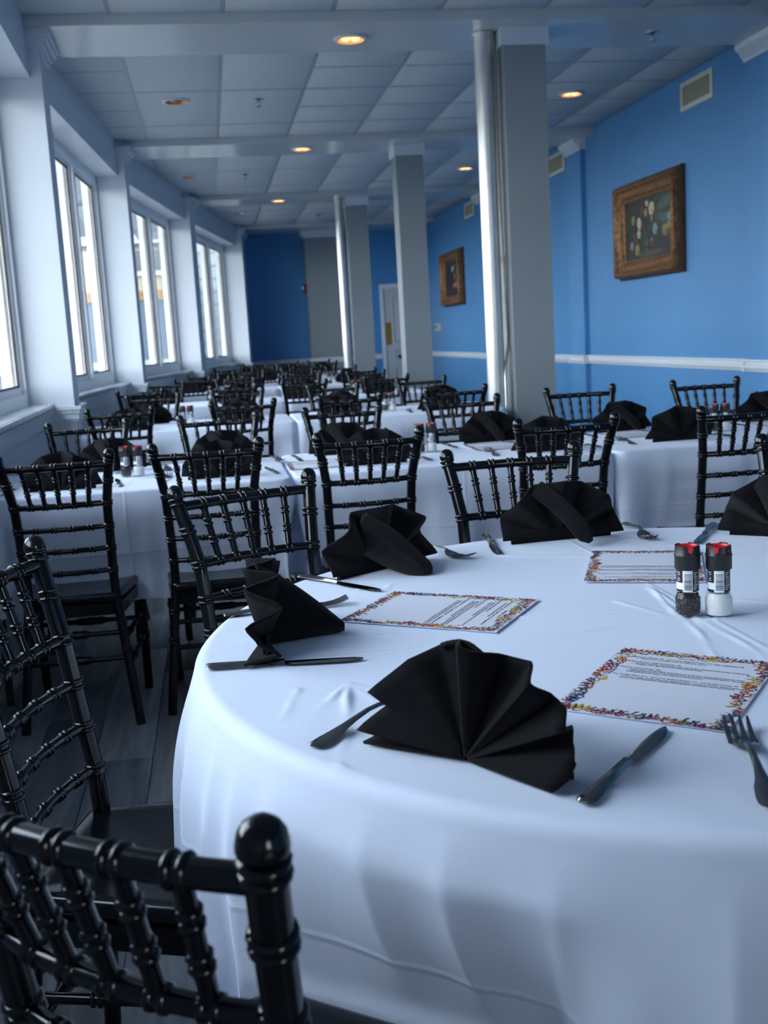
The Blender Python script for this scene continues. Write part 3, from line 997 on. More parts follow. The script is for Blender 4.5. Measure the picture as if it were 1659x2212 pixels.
def make_chair():
    t = thing('dining_chair', '', 'chair')
    path = [(x, y, z) for z, x, y in PZ]
    for s in (-1, 1):
        mb = MB()
        pp = [Vector((s * x, y, z)) for x, y, z in path]
        T = sum((pp[i + 1] - pp[i]).length for i in range(len(pp) - 1))

        def frac(z):
            d = 0
            for i in range(len(pp) - 1):
                if pp[i].z <= z <= pp[i + 1].z:
                    return (d + (pp[i + 1] - pp[i]).length * (z - pp[i].z) / (pp[i + 1].z - pp[i].z)) / T
                d += (pp[i + 1] - pp[i]).length
            return 1
        bamboo(mb, pp, 0.0152, [frac(z) for z in (0.25, 0.345, 0.52, 0.595, 0.668, 0.745, 0.82, 0.884)], FINE, 0.0038)
        o = mb.build('back_post', M['black'], t)
        fx, fy = post_at(0.894)
        MB().lathe([(0.0155, 0.0), (0.0175, 0.0015), (0.0185, 0.005), (0.0183, 0.010), (0.0165, 0.0175), (0.0125, 0.0235), (0.0065, 0.0272), (0.0, 0.0285)], FINE + 4, c=(s * fx, fy, 0.893), caps=False).build('finial', M['black'], o)
        fl_ = MB()
        bamboo(fl_, [(s * 0.178, 0.435, 0.0), (s * 0.182, 0.42, 0.2), (s * 0.180, 0.405, 0.41)], 0.0150, [0.5, 0.72], FINE, 0.004)
        fl_.build('front_leg', M['black'], t)
        for z in (0.20, 0.285):
            bx, by = post_at(z)
            st = MB()
            bamboo(st, [(s * bx, by, z), (s * 0.181, 0.42, z + 0.01)], 0.0088, [0.3, 0.7], 10, 0.004)
            st.build('stretcher', M['black'], t)
    for y, z, hw in ((0.42, 0.27, 0.18), (post_at(0.31)[1], 0.31, post_at(0.31)[0]), (post_at(0.225)[1], 0.225, post_at(0.225)[0])):
        st = MB()
        pts, rad = [], []
        for i in range(21):
            f = i / 20
            r = 0.0085 + 0.0065 * math.exp(-((f - .5) / .09) ** 2)
            for c in (0.28, 0.4, 0.6, 0.72):
                r += 0.004 * math.exp(-((f - c) / .012) ** 2)
            pts.append((-hw + 2 * hw * f, y, z)); rad.append(r)
        st.tube(pts, rad, 10)
        st.build('stretcher', M['black'], t)
    # rails of the back
    bow = (0, -0.020, 0)
    tx, ty = post_at(0.872)
    rl = MB()
    sp = [(-0.62 + 0.31 * i) for i in range(5)]
    bamboo(rl, [(-tx, ty, 0.872), (tx, ty, 0.872)], 0.0112, [0.5 + f / 2 for f in sp], 12, 0.0034, bow=bow)
    rl.build('top_rail', M['black'], t)
    for z, r, rings in ((0.745, 0.0098, [0.5 + f / 2 for f in sp]), (0.668, 0.0086, (.2, .4, .6, .8)), (0.595, 0.0086, (.2, .4, .6, .8)), (0.52, 0.0086, (.2, .4, .6, .8))):
        hx, hy = post_at(z)
        rl = MB()
        bamboo(rl, [(-hx, hy, z), (hx, hy, z)], r, rings, 10, 0.003, bow=bow)
        rl.build('cross_rail', M['black'], t)
    bx, by = post_at(0.745)
    for f in sp:
        k = 4 * (0.5 + f / 2) * (0.5 - f / 2)
        s_ = MB()
        bamboo(s_, [(f * bx, by - 0.02 * k, 0.745), (f * tx, ty - 0.02 * k, 0.872)], 0.0078, (0.36, 0.68), 10, 0.003)
        s_.build('spindle', M['black'], t)
    # seat: rounded trapezoid, softly dished
    prof = []
    cor = [(-0.150, 0.062, .02), (0.150, 0.062, .02), (0.205, 0.455, .07), (-0.205, 0.455, .07)]
    pts = []
    n = len(cor)
    for i in range(n):
        p0, p, p1 = Vector(cor[i - 1][:2]), Vector(cor[i][:2]), Vector(cor[(i + 1) % n][:2])
        r = cor[i][2]
        a, b = p + (p0 - p).normalized() * r, p + (p1 - p).normalized() * r
        for j in range(7):
            f = j / 6
            pts.append((a * (1 - f) + p * f) * (1 - f) + (p * (1 - f) + b * f) * f)
    cx = Vector((0, 0.26))
    rings = [(0.0, 0.436), (0.6, 0.439), (0.86, 0.443), (0.95, 0.4455), (0.985, 0.443), (1.0, 0.436), (1.0, 0.424), (0.975, 0.414), (0.93, 0.409), (0.0, 0.409)]
    mb = MB()
    vs, fs = [], []
    m = len(pts)
    for sc, z in rings:
        s2 = max(sc, 0.002)
        for p in pts:
            q = cx + (p - cx) * s2
            vs.append((q.x, q.y, z))
    for i in range(len(rings) - 1):
        for j in range(m):
            fs.append((i * m + j, i * m + (j + 1) % m, (i + 1) * m + (j + 1) % m, (i + 1) * m + j))
    mb.add(vs, fs, 0, True)
    mb.build('seat', M['seat'], t)
    ap = MB()
    for s in (-1, 1):
        ap.add([(s * 0.135, 0.07, 0.37), (s * 0.155, 0.07, 0.37), (s * 0.195, 0.42, 0.37), (s * 0.175, 0.42, 0.37),
                (s * 0.135, 0.07, 0.41), (s * 0.155, 0.07, 0.41), (s * 0.195, 0.42, 0.41), (s * 0.175, 0.42, 0.41)],
               [(0, 1, 2, 3), (4, 5, 6, 7), (0, 1, 5, 4), (1, 2, 6, 5), (2, 3, 7, 6), (3, 0, 4, 7)], 0, False)
    ap.box(-0.145, 0.145, 0.075, 0.095, 0.37, 0.41)
    ap.box(-0.18, 0.18, 0.405, 0.425, 0.37, 0.41)
    ap.build('apron', M['black'], t)
    return t


chair0 = make_chair()
chair_used = [False]
CHAIRS = []


def chair(x, y, facing, label, group):
    rz = math.radians(facing - 90)
    CHAIRS.append((x, y, math.radians(facing)))
    if not chair_used[0]:
        chair_used[0] = True
        chair0.location = (x, y, 0)
        chair0.rotation_euler = (0, 0, rz)
        tag(chair0, label, 'chair', group)
        return chair0
    return dup(chair0, (x, y, 0), rz, label, group)


ORD = ['first', 'second', 'third', 'fourth', 'fifth', 'sixth']
G = 'black chairs round the near table'
chair(-0.127, 0.767, 51.7, 'black spindle-back chair in the near corner, pulled up to the round table', G)
chair(-0.365, 1.714, -15, 'black spindle-back chair at the round table, on the window side', G)
chair(0.05, 2.49, -64.7, 'black chair behind the round table, between the two folded napkins nearest the windows', G)
chair(0.75, 2.745, -91.3, 'black chair behind the round table, straight behind a broad fan napkin', G)
chair(1.489, 2.463, -131.5, 'black chair at the round table beyond the salt and pepper grinders, cut by the frame', G)

ROWS = [  # name, near front Y, depth, tables (x0,x1), near chairs (x,y), far chairs (x,y)
    ('first', 3.80, 0.75, [(-0.93, 0.235), (0.265, 1.425), (1.455, 2.65)],
     [(-0.51, 3.50), (-0.04, 3.55), (0.49, 3.535), (1.17, 3.55), (1.82, 3.55)],
     [(-0.57, 5.02), (0.01, 4.97), (0.57, 4.96), (1.16, 5.08), (1.80, 5.25), (2.44, 5.2)]),
    ('second', 6.45, 0.75, [(-0.78, 0.455), (0.485, 1.74)],
     [(-0.51, 6.05), (0.15, 6.02), (0.74, 5.99), (1.36, 6.09)],
     [(-0.41, 7.55), (0.16, 7.6), (0.81, 7.5), (1.47, 7.72)]),
    ('third', 8.85, 0.75, [(-0.62, 0.56), (0.59, 1.76)],
     [(-0.56, 8.62), (0.15, 8.5), (0.7, 8.52), (1.35, 8.55)],
     [(-0.44, 10.2), (0.2, 10.05), (0.8, 10.1), (1.4, 10.05)]),
    ('fourth', 11.25, 0.75, [(-0.40, 0.66), (0.69, 1.76)],
     [(-0.2, 10.95), (0.33, 10.9), (0.9, 10.95), (1.45, 10.92)],
     [(-0.1, 12.4), (0.4, 12.45), (0.95, 12.4), (1.45, 12.45)]),
    ('fifth', 13.6, 0.75, [(-0.02, 0.86), (0.89, 1.6)],
     [(0.15, 13.3), (0.65, 13.28), (1.15, 13.32)],
     [(0.2, 14.8), (0.7, 14.75), (1.2, 14.8)]),
    ('sixth', 15.95, 0.75, [(0.42, 1.25), (1.28, 2.1)],
     [(0.6, 15.65), (1.1, 15.62), (1.6, 15.66)],
     [(0.65, 17.15), (1.15, 17.1), (1.65, 17.15)]),
]
for nm, yf, dp, tb, near, far in ROWS:
    for i, (x, y) in enumerate(near):
        chair(x, y, 90 + random.uniform(-3, 3), 'black chair on the near side of the %s long table row, %s from the windows' % (nm, ORD[i]), 'chairs along the long table rows')
    for i, (x, y) in enumerate(far):
        chair(x, y, -90 + random.uniform(-3, 3), 'black chair on the far side of the %s long table row, %s from the windows' % (nm, ORD[i]), 'chairs along the long table rows')


# ------------------------------------------------------------------ tables and cloths
ZT = 0.750


def push_in(p, c):
    """a hanging cloth gives way to the chair seats tucked under it: distance along c's facing needed"""
    best = 0.0
    for ci, (x, y, a) in enumerate(CHAIRS):
        if ci == 1:
            continue            # this seat carries the hem on top
        dx, dy = p[0] - x, p[1] - y
        u = dx * math.cos(a) + dy * math.sin(a)
        v = -dx * math.sin(a) + dy * math.cos(a)
        if u > 0.6 or u < 0.0 or abs(v) > 0.32:
            continue
        lim = 0.472                     # seat front
        need = lim - u
        if need > -0.04:
            side = max(0.0, 1 - max(0.0, abs(v) - 0.2) / 0.11)
            side = side * side * (3 - 2 * side)
            nd = min(0.14 if ci == 0 else 0.075, max(0.0, need)) * side
            best = max(best, nd)
    return best


def fold_profile(deg, ridges, f):
    n = len(ridges)
    for i in range(n):
        a0, h0 = ridges[i]
        a1, h1 = ridges[(i + 1) % n]
        span = (a1 - a0) % 360
        d = (deg - a0) % 360
        if d <= span:
            u = d / span
            c = abs(2 * u - 1)
            return (h0 + (h1 - h0) * u) * (c ** 1.7) * 1.5 - 0.62
    return 0.0


def drape(name, outline, zt, drop, seed, label, group, fold_n, amp, centre, rings_top=26, rings_drop=26, bumps=None, round_r=0.014, ridges=None):
    """outline: list of (x, y, nx, ny) at the table edge"""
    rnd = random.Random(seed)
    n = len(outline)
    ph = [rnd.random() * 6.28 for _ in range(6)]
    per = [0.0]
    for i in range(n):
        a, b = outline[i], outline[(i + 1) % n]
        per.append(per[-1] + math.hypot(b[0] - a[0], b[1] - a[1]))
    T = per[-1]
    vs = []
    cx, cy = centre
    for k in range(rings_top):
        f = (k / (rings_top - 1))
        f = max(f, 0.001)
        for (x, y, nx, ny) in outline:
            px, py = cx + (x - cx) * f, cy + (y - cy) * f
            z = zt
            if bumps:
                z += bumps(px, py)
            vs.append([px, py, z])
    # rounded rim
    for a in (30, 60, 90):
        A = math.radians(a)
        for (x, y, nx, ny) in outline:
            vs.append([x + nx * round_r * math.sin(A), y + ny * round_r * math.sin(A), zt - round_r * (1 - math.cos(A))])
    for k in range(1, rings_drop + 1):
        f = k / rings_drop
        for i, (x, y, nx, ny) in enumerate(outline):
            s = per[i] / T * 2 * PI
            w = 0.55 * math.cos(fold_n * s + ph[0]) + 0.3 * math.cos((fold_n * 1.63 // 1) * s + ph[1]) + 0.25 * math.cos((fold_n // 2 + 1) * s + ph[2])
            w = math.copysign(abs(w) ** 0.8, w)
            g = f ** 0.85
            if ridges:
                deg = math.degrees(math.atan2(ny, nx)) % 360
                w = fold_profile(deg, ridges, f)
                g = None
            if ridges:
                fl_ = min(1.0, f / 0.42)
                fl_ = fl_ * (2 - fl_)
                o = round_r + 0.038 * fl_ - 0.012 * f + (w - 0.1) * amp * min(1.0, f * 1.5) ** 1.2
            else:
                o = round_r + 0.006 + (0.014 + amp * (0.55 + w * 0.75)) * g
            hem = (drop - (0.10 * math.exp(-((math.degrees(math.atan2(ny, nx)) % 360 - 185) / 11.0) ** 2) if ridges else 0.0)) * (1 + 0.03 * math.cos(fold_n * s + ph[0] + 1.2) + 0.05 * math.cos(2 * s + ph[3]))
            z = zt - round_r - (hem - round_r) * f
            px, py = x + nx * o, y + ny * o
            # seats tucked under the cloth push it towards the table
            pz = min(1.0, max(0.0, (zt - 0.08 - z) / (zt - 0.08 - 0.46)))
            nd = push_in((px, py), None) * pz
            px -= nx * nd
            py -= ny * nd
            vs.append([px, py, z])
    R = rings_top + 3 + rings_drop
    fs = []
    for r in range(R - 1):
        for j in range(n):
            fs.append((r * n + j, r * n + (j + 1) % n, (r + 1) * n + (j + 1) % n, (r + 1) * n + j))
    ox, oy = cx, cy
    mb = MB().add([(v[0] - ox, v[1] - oy, v[2]) for v in vs], fs, 0, True)
    o = mb.build(name, M['cloth'])
    o.location = (ox, oy, 0)
    tag(o, label, 'tablecloth', group)
    return o


RC, RR = (0.727, 1.602), 0.772
t = thing('round_table', 'round banquet table hidden under the nearest white tablecloth', 'table', (RC[0], RC[1], 0))
MB().lathe([(0.0, 0.715), (0.765, 0.715), (0.768, 0.72), (0.768, 0.742), (0.764, 0.7465), (0.0, 0.7465)], 64, caps=False).build('tabletop', M['table_top'], t)
for i in range(4):
    a = PI / 4 + i * PI / 2
    MB().tube([(0.36 * math.cos(a), 0.36 * math.sin(a), 0.0), (0.36 * math.cos(a), 0.36 * math.sin(a), 0.716)], 0.016, 12).build('leg', M['table_leg'], t)

CREASES = [  # soft ridges left in the cloth: start, end, height, width
    ((0.74, 1.805), (0.664, 1.36), 0.0019, 0.0065), ((0.735, 1.80), (0.715, 1.24), 0.0015, 0.006), ((0.646, 1.727), (0.73, 1.50), 0.0010, 0.006),
    ((0.151, 1.432), (0.098, 1.34), 0.0024, 0.0045), ((0.151, 1.432), (0.125, 1.28), 0.0022, 0.0045), ((0.151, 1.432), (0.205, 1.365), 0.0022, 0.0045), ((0.151, 1.432), (0.108, 1.15), 0.0026, 0.0055),
    ((0.151, 1.432), (0.18, 1.34), 0.0016, 0.004), ((0.08, 1.43), (0.055, 1.33), 0.0018, 0.005), ((0.106, 1.154), (0.088, 1.09), 0.0018, 0.0045), ((0.106, 1.154), (0.12, 1.10), 0.0016, 0.0045),
    ((0.39, 1.581), (0.70, 1.572), 0.0014, 0.0055), ((0.30, 2.0), (0.95, 2.22), 0.0012, 0.008), ((0.0, 1.72), (0.40, 1.62), 0.0012, 0.007), ((0.72, 1.56), (1.10, 1.60), 0.0016, 0.007),
    ((0.45, 1.69), (0.70, 1.66), 0.0013, 0.0055), ((0.55, 2.18), (0.75, 2.08), 0.002, 0.006), ((0.9, 2.15), (1.15, 1.98), 0.0018, 0.007), ((0.26, 2.02), (0.23, 1.97), 0.0022, 0.005), ((0.30, 2.0), (0.28, 1.95), 0.002, 0.005),
    ((0.80, 1.70), (1.05, 1.45), 0.0018, 0.007), ((0.30, 1.02), (0.75, 0.90), 0.001, 0.008)]


def cloth_bumps(x, y):
    z = 0.0
    for (x0, y0), (x1, y1), h, w in CREASES:
        dx, dy = x1 - x0, y1 - y0
        L2 = dx * dx + dy * dy
        t_ = max(0, min(1, ((x - x0) * dx + (y - y0) * dy) / L2))
        wob = 0.004 * math.sqrt(L2) * math.sin(9 * t_ + 20 * x0)
        d = math.hypot(x - x0 - t_ * dx + wob * dy / math.sqrt(L2) * 4 * t_, y - y0 - t_ * dy - wob * dx / math.sqrt(L2) * 4 * t_)
        z = max(z, 1.8 * h * math.exp(-(d / w) ** 2) * (1 - 0.75 * t_) * (0.8 + 0.4 * math.sin(70 * x + 40 * y)))
    return z


N = 720
outl = [(RC[0] + RR * math.cos(2 * PI * i / N), RC[1] + RR * math.sin(2 * PI * i / N), math.cos(2 * PI * i / N), math.sin(2 * PI * i / N)) for i in range(N)]
RIDGES = [(8, .8), (20, 1), (33, .7), (45, 1), (58, .8), (70, 1), (84, .8), (97, 1), (110, .9), (122, .7), (135, 1), (148, .8), (160, 1), (171, .8), (180, 1), (189, .8),
          (198, 1), (203, .7), (209.5, 1.1), (220.5, 1.0), (228, 1.1), (236.5, 1.05), (248, 1.0), (258, .8), (270, 1), (283, .8), (296, 1), (309, .9), (322, 1), (335, .8), (348, 1)]
rcl = drape('tablecloth', outl, ZT, 0.52, 5, 'big round white tablecloth draped over the nearest table', None, 15, 0.028, RC, rings_top=200, rings_drop=40, bumps=cloth_bumps, round_r=0.02, ridges=RIDGES)
# care tag hanging from the hem
tg = MB()
tg.box(-0.014, 0.014, -0.0006, 0.0006, -0.055, 0.0)
for i in range(4):
    tg.box(-0.009, 0.006 - 0.003 * (i % 2), -0.0011, -0.0006, -0.048 + i * 0.011, -0.044 + i * 0.011, 1)
tgo = tg.build('care_tag', [M['label_white'], M['ink']], rcl)
tgo['label'] = 'small white printed care tag'
tgo.location = (-0.783, -0.085, 0.345)
tgo.rotation_euler = (0, 0, math.radians(-20))


def rect_outline(x0, x1, y0, y1, r=0.03, step=0.022):
    pts = []

    def seg(ax, ay, bx, by, nx, ny):
        L = math.hypot(bx - ax, by - ay)
        k = max(2, int(L / step))
        for i in range(k):
            f = i / k
            pts.append((ax + (bx - ax) * f, ay + (by - ay) * f, nx, ny))

    def arc(cx, cy, a0):
        for i in range(6):
            a = math.radians(a0 + 90 * i / 6)
            pts.append((cx + r * math.cos(a), cy + r * math.sin(a), math.cos(a), math.sin(a)))
    seg(x0 + r, y0, x1 - r, y0, 0, -1); arc(x1 - r, y0 + r, -90)
    seg(x1, y0 + r, x1, y1 - r, 1, 0); arc(x1 - r, y1 - r, 0)
    seg(x1 - r, y1, x0 + r, y1, 0, 1); arc(x0 + r, y1 - r, 90)
    seg(x0, y1 - r, x0, y0 + r, -1, 0); arc(x0 + r, y0 + r, 180)
    return pts


for ri, (nm, yf, dp, tb, near, far) in enumerate(ROWS):
    for ti, (x0, x1) in enumerate(tb):
        yo = {(0, 0): -0.03, (0, 1): 0.02, (0, 2): 0.03}.get((ri, ti), 0.0)
        y0, y1 = yf + yo, yf + yo + dp
        place = ['windows', 'middle of the room', 'blue wall'][ti if len(tb) == 3 else ti * (2 if ti else 0) if ti == 0 else 2]
        t = thing('banquet_table', 'banquet table under white cloth, %s long row, toward the %s' % (nm, place), 'table', ((x0 + x1) / 2, (y0 + y1) / 2, 0), 0, 'long row tables')
        w, d = (x1 - x0) / 2 - 0.012, dp / 2 - 0.012
        MB().box(-w, w, -d, d, 0.715, 0.746).build('tabletop', M['table_top'], t)
        for sx in (-1, 1):
            for sy in (-1, 1):
                MB().tube([(sx * (w - .12), sy * (d - .1), 0), (sx * (w - .12), sy * (d - .1), 0.716)], 0.014, 10).build('leg', M['table_leg'], t)
        g = 0.009
        drape('tablecloth', rect_outline(x0 + 0.002, x1 - 0.002, y0, y1), ZT, 0.40 if ri == 0 else 0.45, 20 + ri * 5 + ti,
              'white tablecloth on the %s long table row, toward the %s' % (nm, place), 'white cloths on the long tables', 9, 0.003, ((x0 + x1) / 2, (y0 + y1) / 2),
              rings_top=8, rings_drop=14 if ri < 2 else 8, round_r=0.010)

# ------------------------------------------------------------------ napkins
def fan_mesh(folds, amp, lean, nr=7, sub=6, base=0.004):
    """folds: list of (x, z, s) rim points with s = +1 ridge towards the viewer (-y), -1 valley"""
    mb = MB()
    rim = []
    for i in range(len(folds) - 1):
        x0, z0, s0 = folds[i]
        x1, z1, s1 = folds[i + 1]
        for j in range(sub):
            f = j / sub
            g = 0.5 - 0.5 * math.cos(PI * f)
            g = 0.55 * g + 0.45 * f
            rim.append((x0 + (x1 - x0) * f, z0 + (z1 - z0) * f, s0 + (s1 - s0) * g))
    rim.append(folds[-1])
    n = len(rim)
    vs, fs = [], []
    for k in range(nr):
        f = k / (nr - 1)
        for x, z, s in rim:
            ff = 0.03 + 0.97 * f
            zz = max(base, z * ff + base)
            vs.append((x * ff, -s * amp * (ff ** 0.9) + zz * lean, zz))
    for k in range(nr - 1):
        for j in range(n - 1):
            fs.append((k * n + j, k * n + j + 1, (k + 1) * n + j + 1, (k + 1) * n + j))
    mb.add(vs, fs, 0, True)
    return mb


def solid(o, th):
    md = o.modifiers.new('cloth_thickness', 'SOLIDIFY')
    md.thickness = th
    md.offset = 0
    return o


def tail_mesh(p_top, p_tip, w0, w1, sag=0.012, n=12, skew=0.0):
    mb = MB()
    a, b = Vector(p_top), Vector(p_tip)
    d = (b - a).normalized()
    side = d.cross(Vector((0, 0, 1))).normalized()
    up = side.cross(d).normalized()
    vs, fs = [], []
    m = 8
    for i in range(n):
        f = i / (n - 1)
        c = a.lerp(b, f) + up * (sag * math.sin(PI * f))
        w = w0 + (w1 - w0) * f
        if f > 0.86:
            w *= math.sqrt(max(0.05, 1 - ((f - .86) / .15) ** 2))
        for j in range(m + 1):
            g = j / m * 2 - 1
            q = c + side * (g * w / 2 + skew * f) + up * (0.010 * (1 - g * g))
            q.z = max(q.z, 0.003)
            vs.append(q)
    for i in range(n - 1):
        for j in range(m):
            fs.append((i * (m + 1) + j, i * (m + 1) + j + 1, (i + 1) * (m + 1) + j + 1, (i + 1) * (m + 1) + j))
    mb.add(vs, fs, 0, True)
    return mb


def wedge_tail(p_top, p_tip, w0, w1, n=14, low0=False):
    """folded flap standing under the rolled edge that runs from the fan's top down to the table"""
    mb = MB()
    a, b = Vector(p_top), Vector(p_tip)
    d = Vector((b.x - a.x, b.y - a.y, 0)).normalized()
    side = Vector((d.y, -d.x, 0))
    vs, fs = [], []
    sec = [(-.34, 0.0), (-.42, .55), (-.5, .86), (-.34, .96), (0, 1.0), (.34, .96), (.5, .84), (.40, .5), (.30, 0.0)]
    m = len(sec)
    for i in range(n):
        f = i / (n - 1)
        c = a.lerp(b, f)
        zt_ = c.z + 0.008 * math.sin(PI * f)
        w = w0 + (w1 - w0) * f
        if f > 0.85:
            w *= math.sqrt(max(0.06, 1 - ((f - .85) / .16) ** 2))
        low = 0.003 if low0 else 0.003 + max(0.0, zt_ - 0.055) * 0.55 * (1 - f)
        for g, h in sec:
            q = Vector((c.x, c.y, 0)) + side * (g * w)
            q.z = low + (zt_ - low) * h
            vs.append(q)
    for i in range(n - 1):
        for j in range(m - 1):
            fs.append((i * m + j, i * m + j + 1, (i + 1) * m + j + 1, (i + 1) * m + j))
    fs.append([(n - 1) * m + j for j in range(m)])
    mb.add(vs, fs, 0, True)
    return mb


def base_fold(w, d, h, x0=0.0, y0=0.006):
    """the pleats lying flat along the table: a few stacked, rolled layers"""
    mb = MB()
    for i in range(3):
        z = h / 3 * (i + 0.5)
        ww = w * (1 - 0.05 * i)
        mb.tube([(x0 - ww / 2, y0 + 0.004 * (i - 1), z), (x0 - ww / 4, y0, z), (x0, y0, z), (x0 + ww / 4, y0, z), (x0 + ww / 2, y0 - 0.004 * (i - 1), z)],
                [h / 6, h / 5.2, h / 5, h / 5.2, h / 6], 8, sq=d / h * 2.2)
    return mb


def std_folds(scale=1.0, k=8):
    out = []
    n = 2 * k
    for i in range(n + 1):
        a = math.radians(4 + (176 - 4) * i / n)
        s = 1 if i % 2 else -1
        R = (0.138 + 0.018 * math.sin(a)) * scale * 1.0
        out.append((R * math.cos(a), R * math.sin(a) * 0.84, s))
    return out


def make_napkin():
    t = thing('napkin', '', 'napkin')
    solid(fan_mesh(std_folds(1.0, 4), 0.024, 0.10).build('fan', M['napkin'], t), 0.0035)
    tl = MB()
    pts, rad = [], []
    for i in range(13):
        f = i / 12
        pts.append((0.052 - 0.080 * f, 0.004 + 0.112 * f, 0.118 - 0.106 * f + 0.012 * math.sin(PI * f)))
        rad.append(0.0085 * (1 if f < 0.84 else math.sqrt(max(0.08, 1 - ((f - .84) / .165) ** 2))))
    tl.tube(pts, rad, 14, sq=2.4)
    tl.build('tail', M['napkin'], t)
    base_fold(0.232, 0.018, 0.024).build('folded_base', M['napkin'], t)
    return t


nap0 = make_napkin()
nap_used = [False]


def napkin(x, y, facing, label, group, z=ZT):
    """facing: direction of the diner the front of the fan looks at"""
    rz = math.radians(facing + 90)
    if not nap_used[0]:
        nap_used[0] = True
        nap0.location = (x, y, z)
        nap0.rotation_euler = (0, 0, rz)
        tag(nap0, label, 'napkin', group)
        return nap0
    return dup(nap0, (x, y, z), rz, label, group)


# the nearest napkin: its own fan, seen from the front
GN = 'black napkins on the round table'
t = thing('napkin', 'nearest black fan-folded napkin, pleats spread wide, before the near chair', 'napkin', (0.24, 1.114, ZT + 0.001), math.radians(-44.7), GN)
F1 = [(-0.131, 0.000, 0.6), (-0.112, 0.010, -1.2), (-0.1335, 0.018, 1.1), (-0.104, 0.050, -1.1), (-0.1225, 0.062, 1.0), (-0.082, 0.098, 0.2), (-0.056, 0.111, -1.0), (-0.030, 0.121, -0.9), (-0.006, 0.1265, 1.0),
      (0.006, 0.122, 0.8), (0.030, 0.110, -1.0), (0.062, 0.108, -0.9), (0.083, 0.098, 0.9), (0.094, 0.074, -0.9), (0.113, 0.073, -.2), (0.1275, 0.059, 1.0), (0.116, 0.047, -0.9), (0.120, 0.034, -.6), (0.139, 0.026, 0.8), (0.136, 0.012, 1.2), (0.121, -0.002, 1.5)]
fo = solid(fan_mesh(F1, 0.022, 0.21, nr=10, sub=5).build('fan', M['napkin'], t), 0.004)
solid(tail_mesh((-0.02, 0.03, 0.118), (0.0, 0.13, 0.008), 0.06, 0.05, 0.006).build('tail', M['napkin'], t), 0.006)
base_fold(0.25, 0.012, 0.018, -0.003, 0.012).build('folded_base', M['napkin'], t)

t = thing('napkin', 'black napkin standing edge-on at the window side of the round table', 'napkin', (0.046, 1.685, ZT + 0.001), math.radians(268), GN)
t.scale = (1, 1, 0.87)
solid(fan_mesh([(0.140, 0.002, 1.0), (0.142, 0.014, -0.8), (0.138, 0.036, 0.3), (0.128, 0.062, 0.9), (0.108, 0.088, -0.9), (0.082, 0.118, 1.0), (0.055, 0.132, -0.8), (0.03, 0.142, 1.0), (0.0, 0.15, -0.6), (-0.03, 0.146, 0.9),
                (-0.07, 0.128, -0.9), (-0.10, 0.1, 0.8), (-0.125, 0.066, -0.8), (-0.137, 0.034, 0.8), (-0.14, 0.008, -0.6)], 0.030, 0.06, nr=10, sub=5).build('fan', M['napkin'], t), 0.004)
solid(wedge_tail((0.012, -0.006, 0.152), (-0.022, 0.128, 0.018), 0.046, 0.036, low0=True).build('tail', M['napkin'], t), 0.004)
base_fold(0.25, 0.02, 0.022).build('folded_base', M['napkin'], t)
napkin(0.735, 2.30, 91, 'black fan napkin at the far side of the round table, behind an upside-down menu', GN)
n3 = napkin(0.305, 2.155, 122, 'black napkin with broad folded tail at the round table, second back from windows', GN)
for c in n3.children:
    if c.name.startswith('tail'):
        tmp = wedge_tail((0.034, 0.006, 0.122), (-0.022, 0.128, 0.016), 0.052, 0.044).build('tail', M['napkin'], n3)
        solid(tmp, 0.004)
        bpy.data.objects.remove(c)
        break
napkin(1.175, 2.12, 48, 'black fan napkin at the round table beyond the grinders, cut by the frame', GN)
GL = 'black napkins along the long tables'
NAPS = {0: ([(-0.55, 3.90), (0.0, 3.93), (0.575, 3.98), (1.235, 3.99), (1.79, 4.03)], [(-0.42, 4.42), (0.02, 4.45), (0.50, 4.43), (1.14, 4.50), (1.75, 4.56), (2.42, 4.56)])}
for ri, (nm, yf, dp, tb, near, far) in enumerate(ROWS):
    nn, ff = NAPS.get(ri, ([(x, yf + 0.12) for x, y in near], [(x, yf + dp - 0.12) for x, y in far]))
    for i, (x, y) in enumerate(nn):
        napkin(x, y, -90 + random.uniform(-6, 6), 'black fan napkin, near side of the %s long table row, %s from the windows' % (nm, ORD[i]), GL)
    for i, (x, y) in enumerate(ff):
        napkin(x, y, 90 + random.uniform(-8, 8), 'black fan napkin, far side of the %s long table row, %s from the windows' % (nm, ORD[i]), GL)

# ------------------------------------------------------------------ cutlery
def strip(mb, secs, th, mi=0):
    """flat bar: secs of (y, half width, z) with thickness th"""
    vs, fs = [], []
    for y, w, z in secs:
        vs += [(-w, y, z), (-w * .55, y, z + th), (w * .55, y, z + th), (w, y, z), (w * .6, y, z - th * .35), (-w * .6, y, z - th * .35)]
    k = len(secs)
    for i in range(k - 1):
        for j in range(6):
            fs.append((i * 6 + j, i * 6 + (j + 1) % 6, (i + 1) * 6 + (j + 1) % 6, (i + 1) * 6 + j))
    fs.append([5, 4, 3, 2, 1, 0])
    fs.append([(k - 1) * 6 + j for j in range(6)])
    mb.add(vs, fs, mi, True)


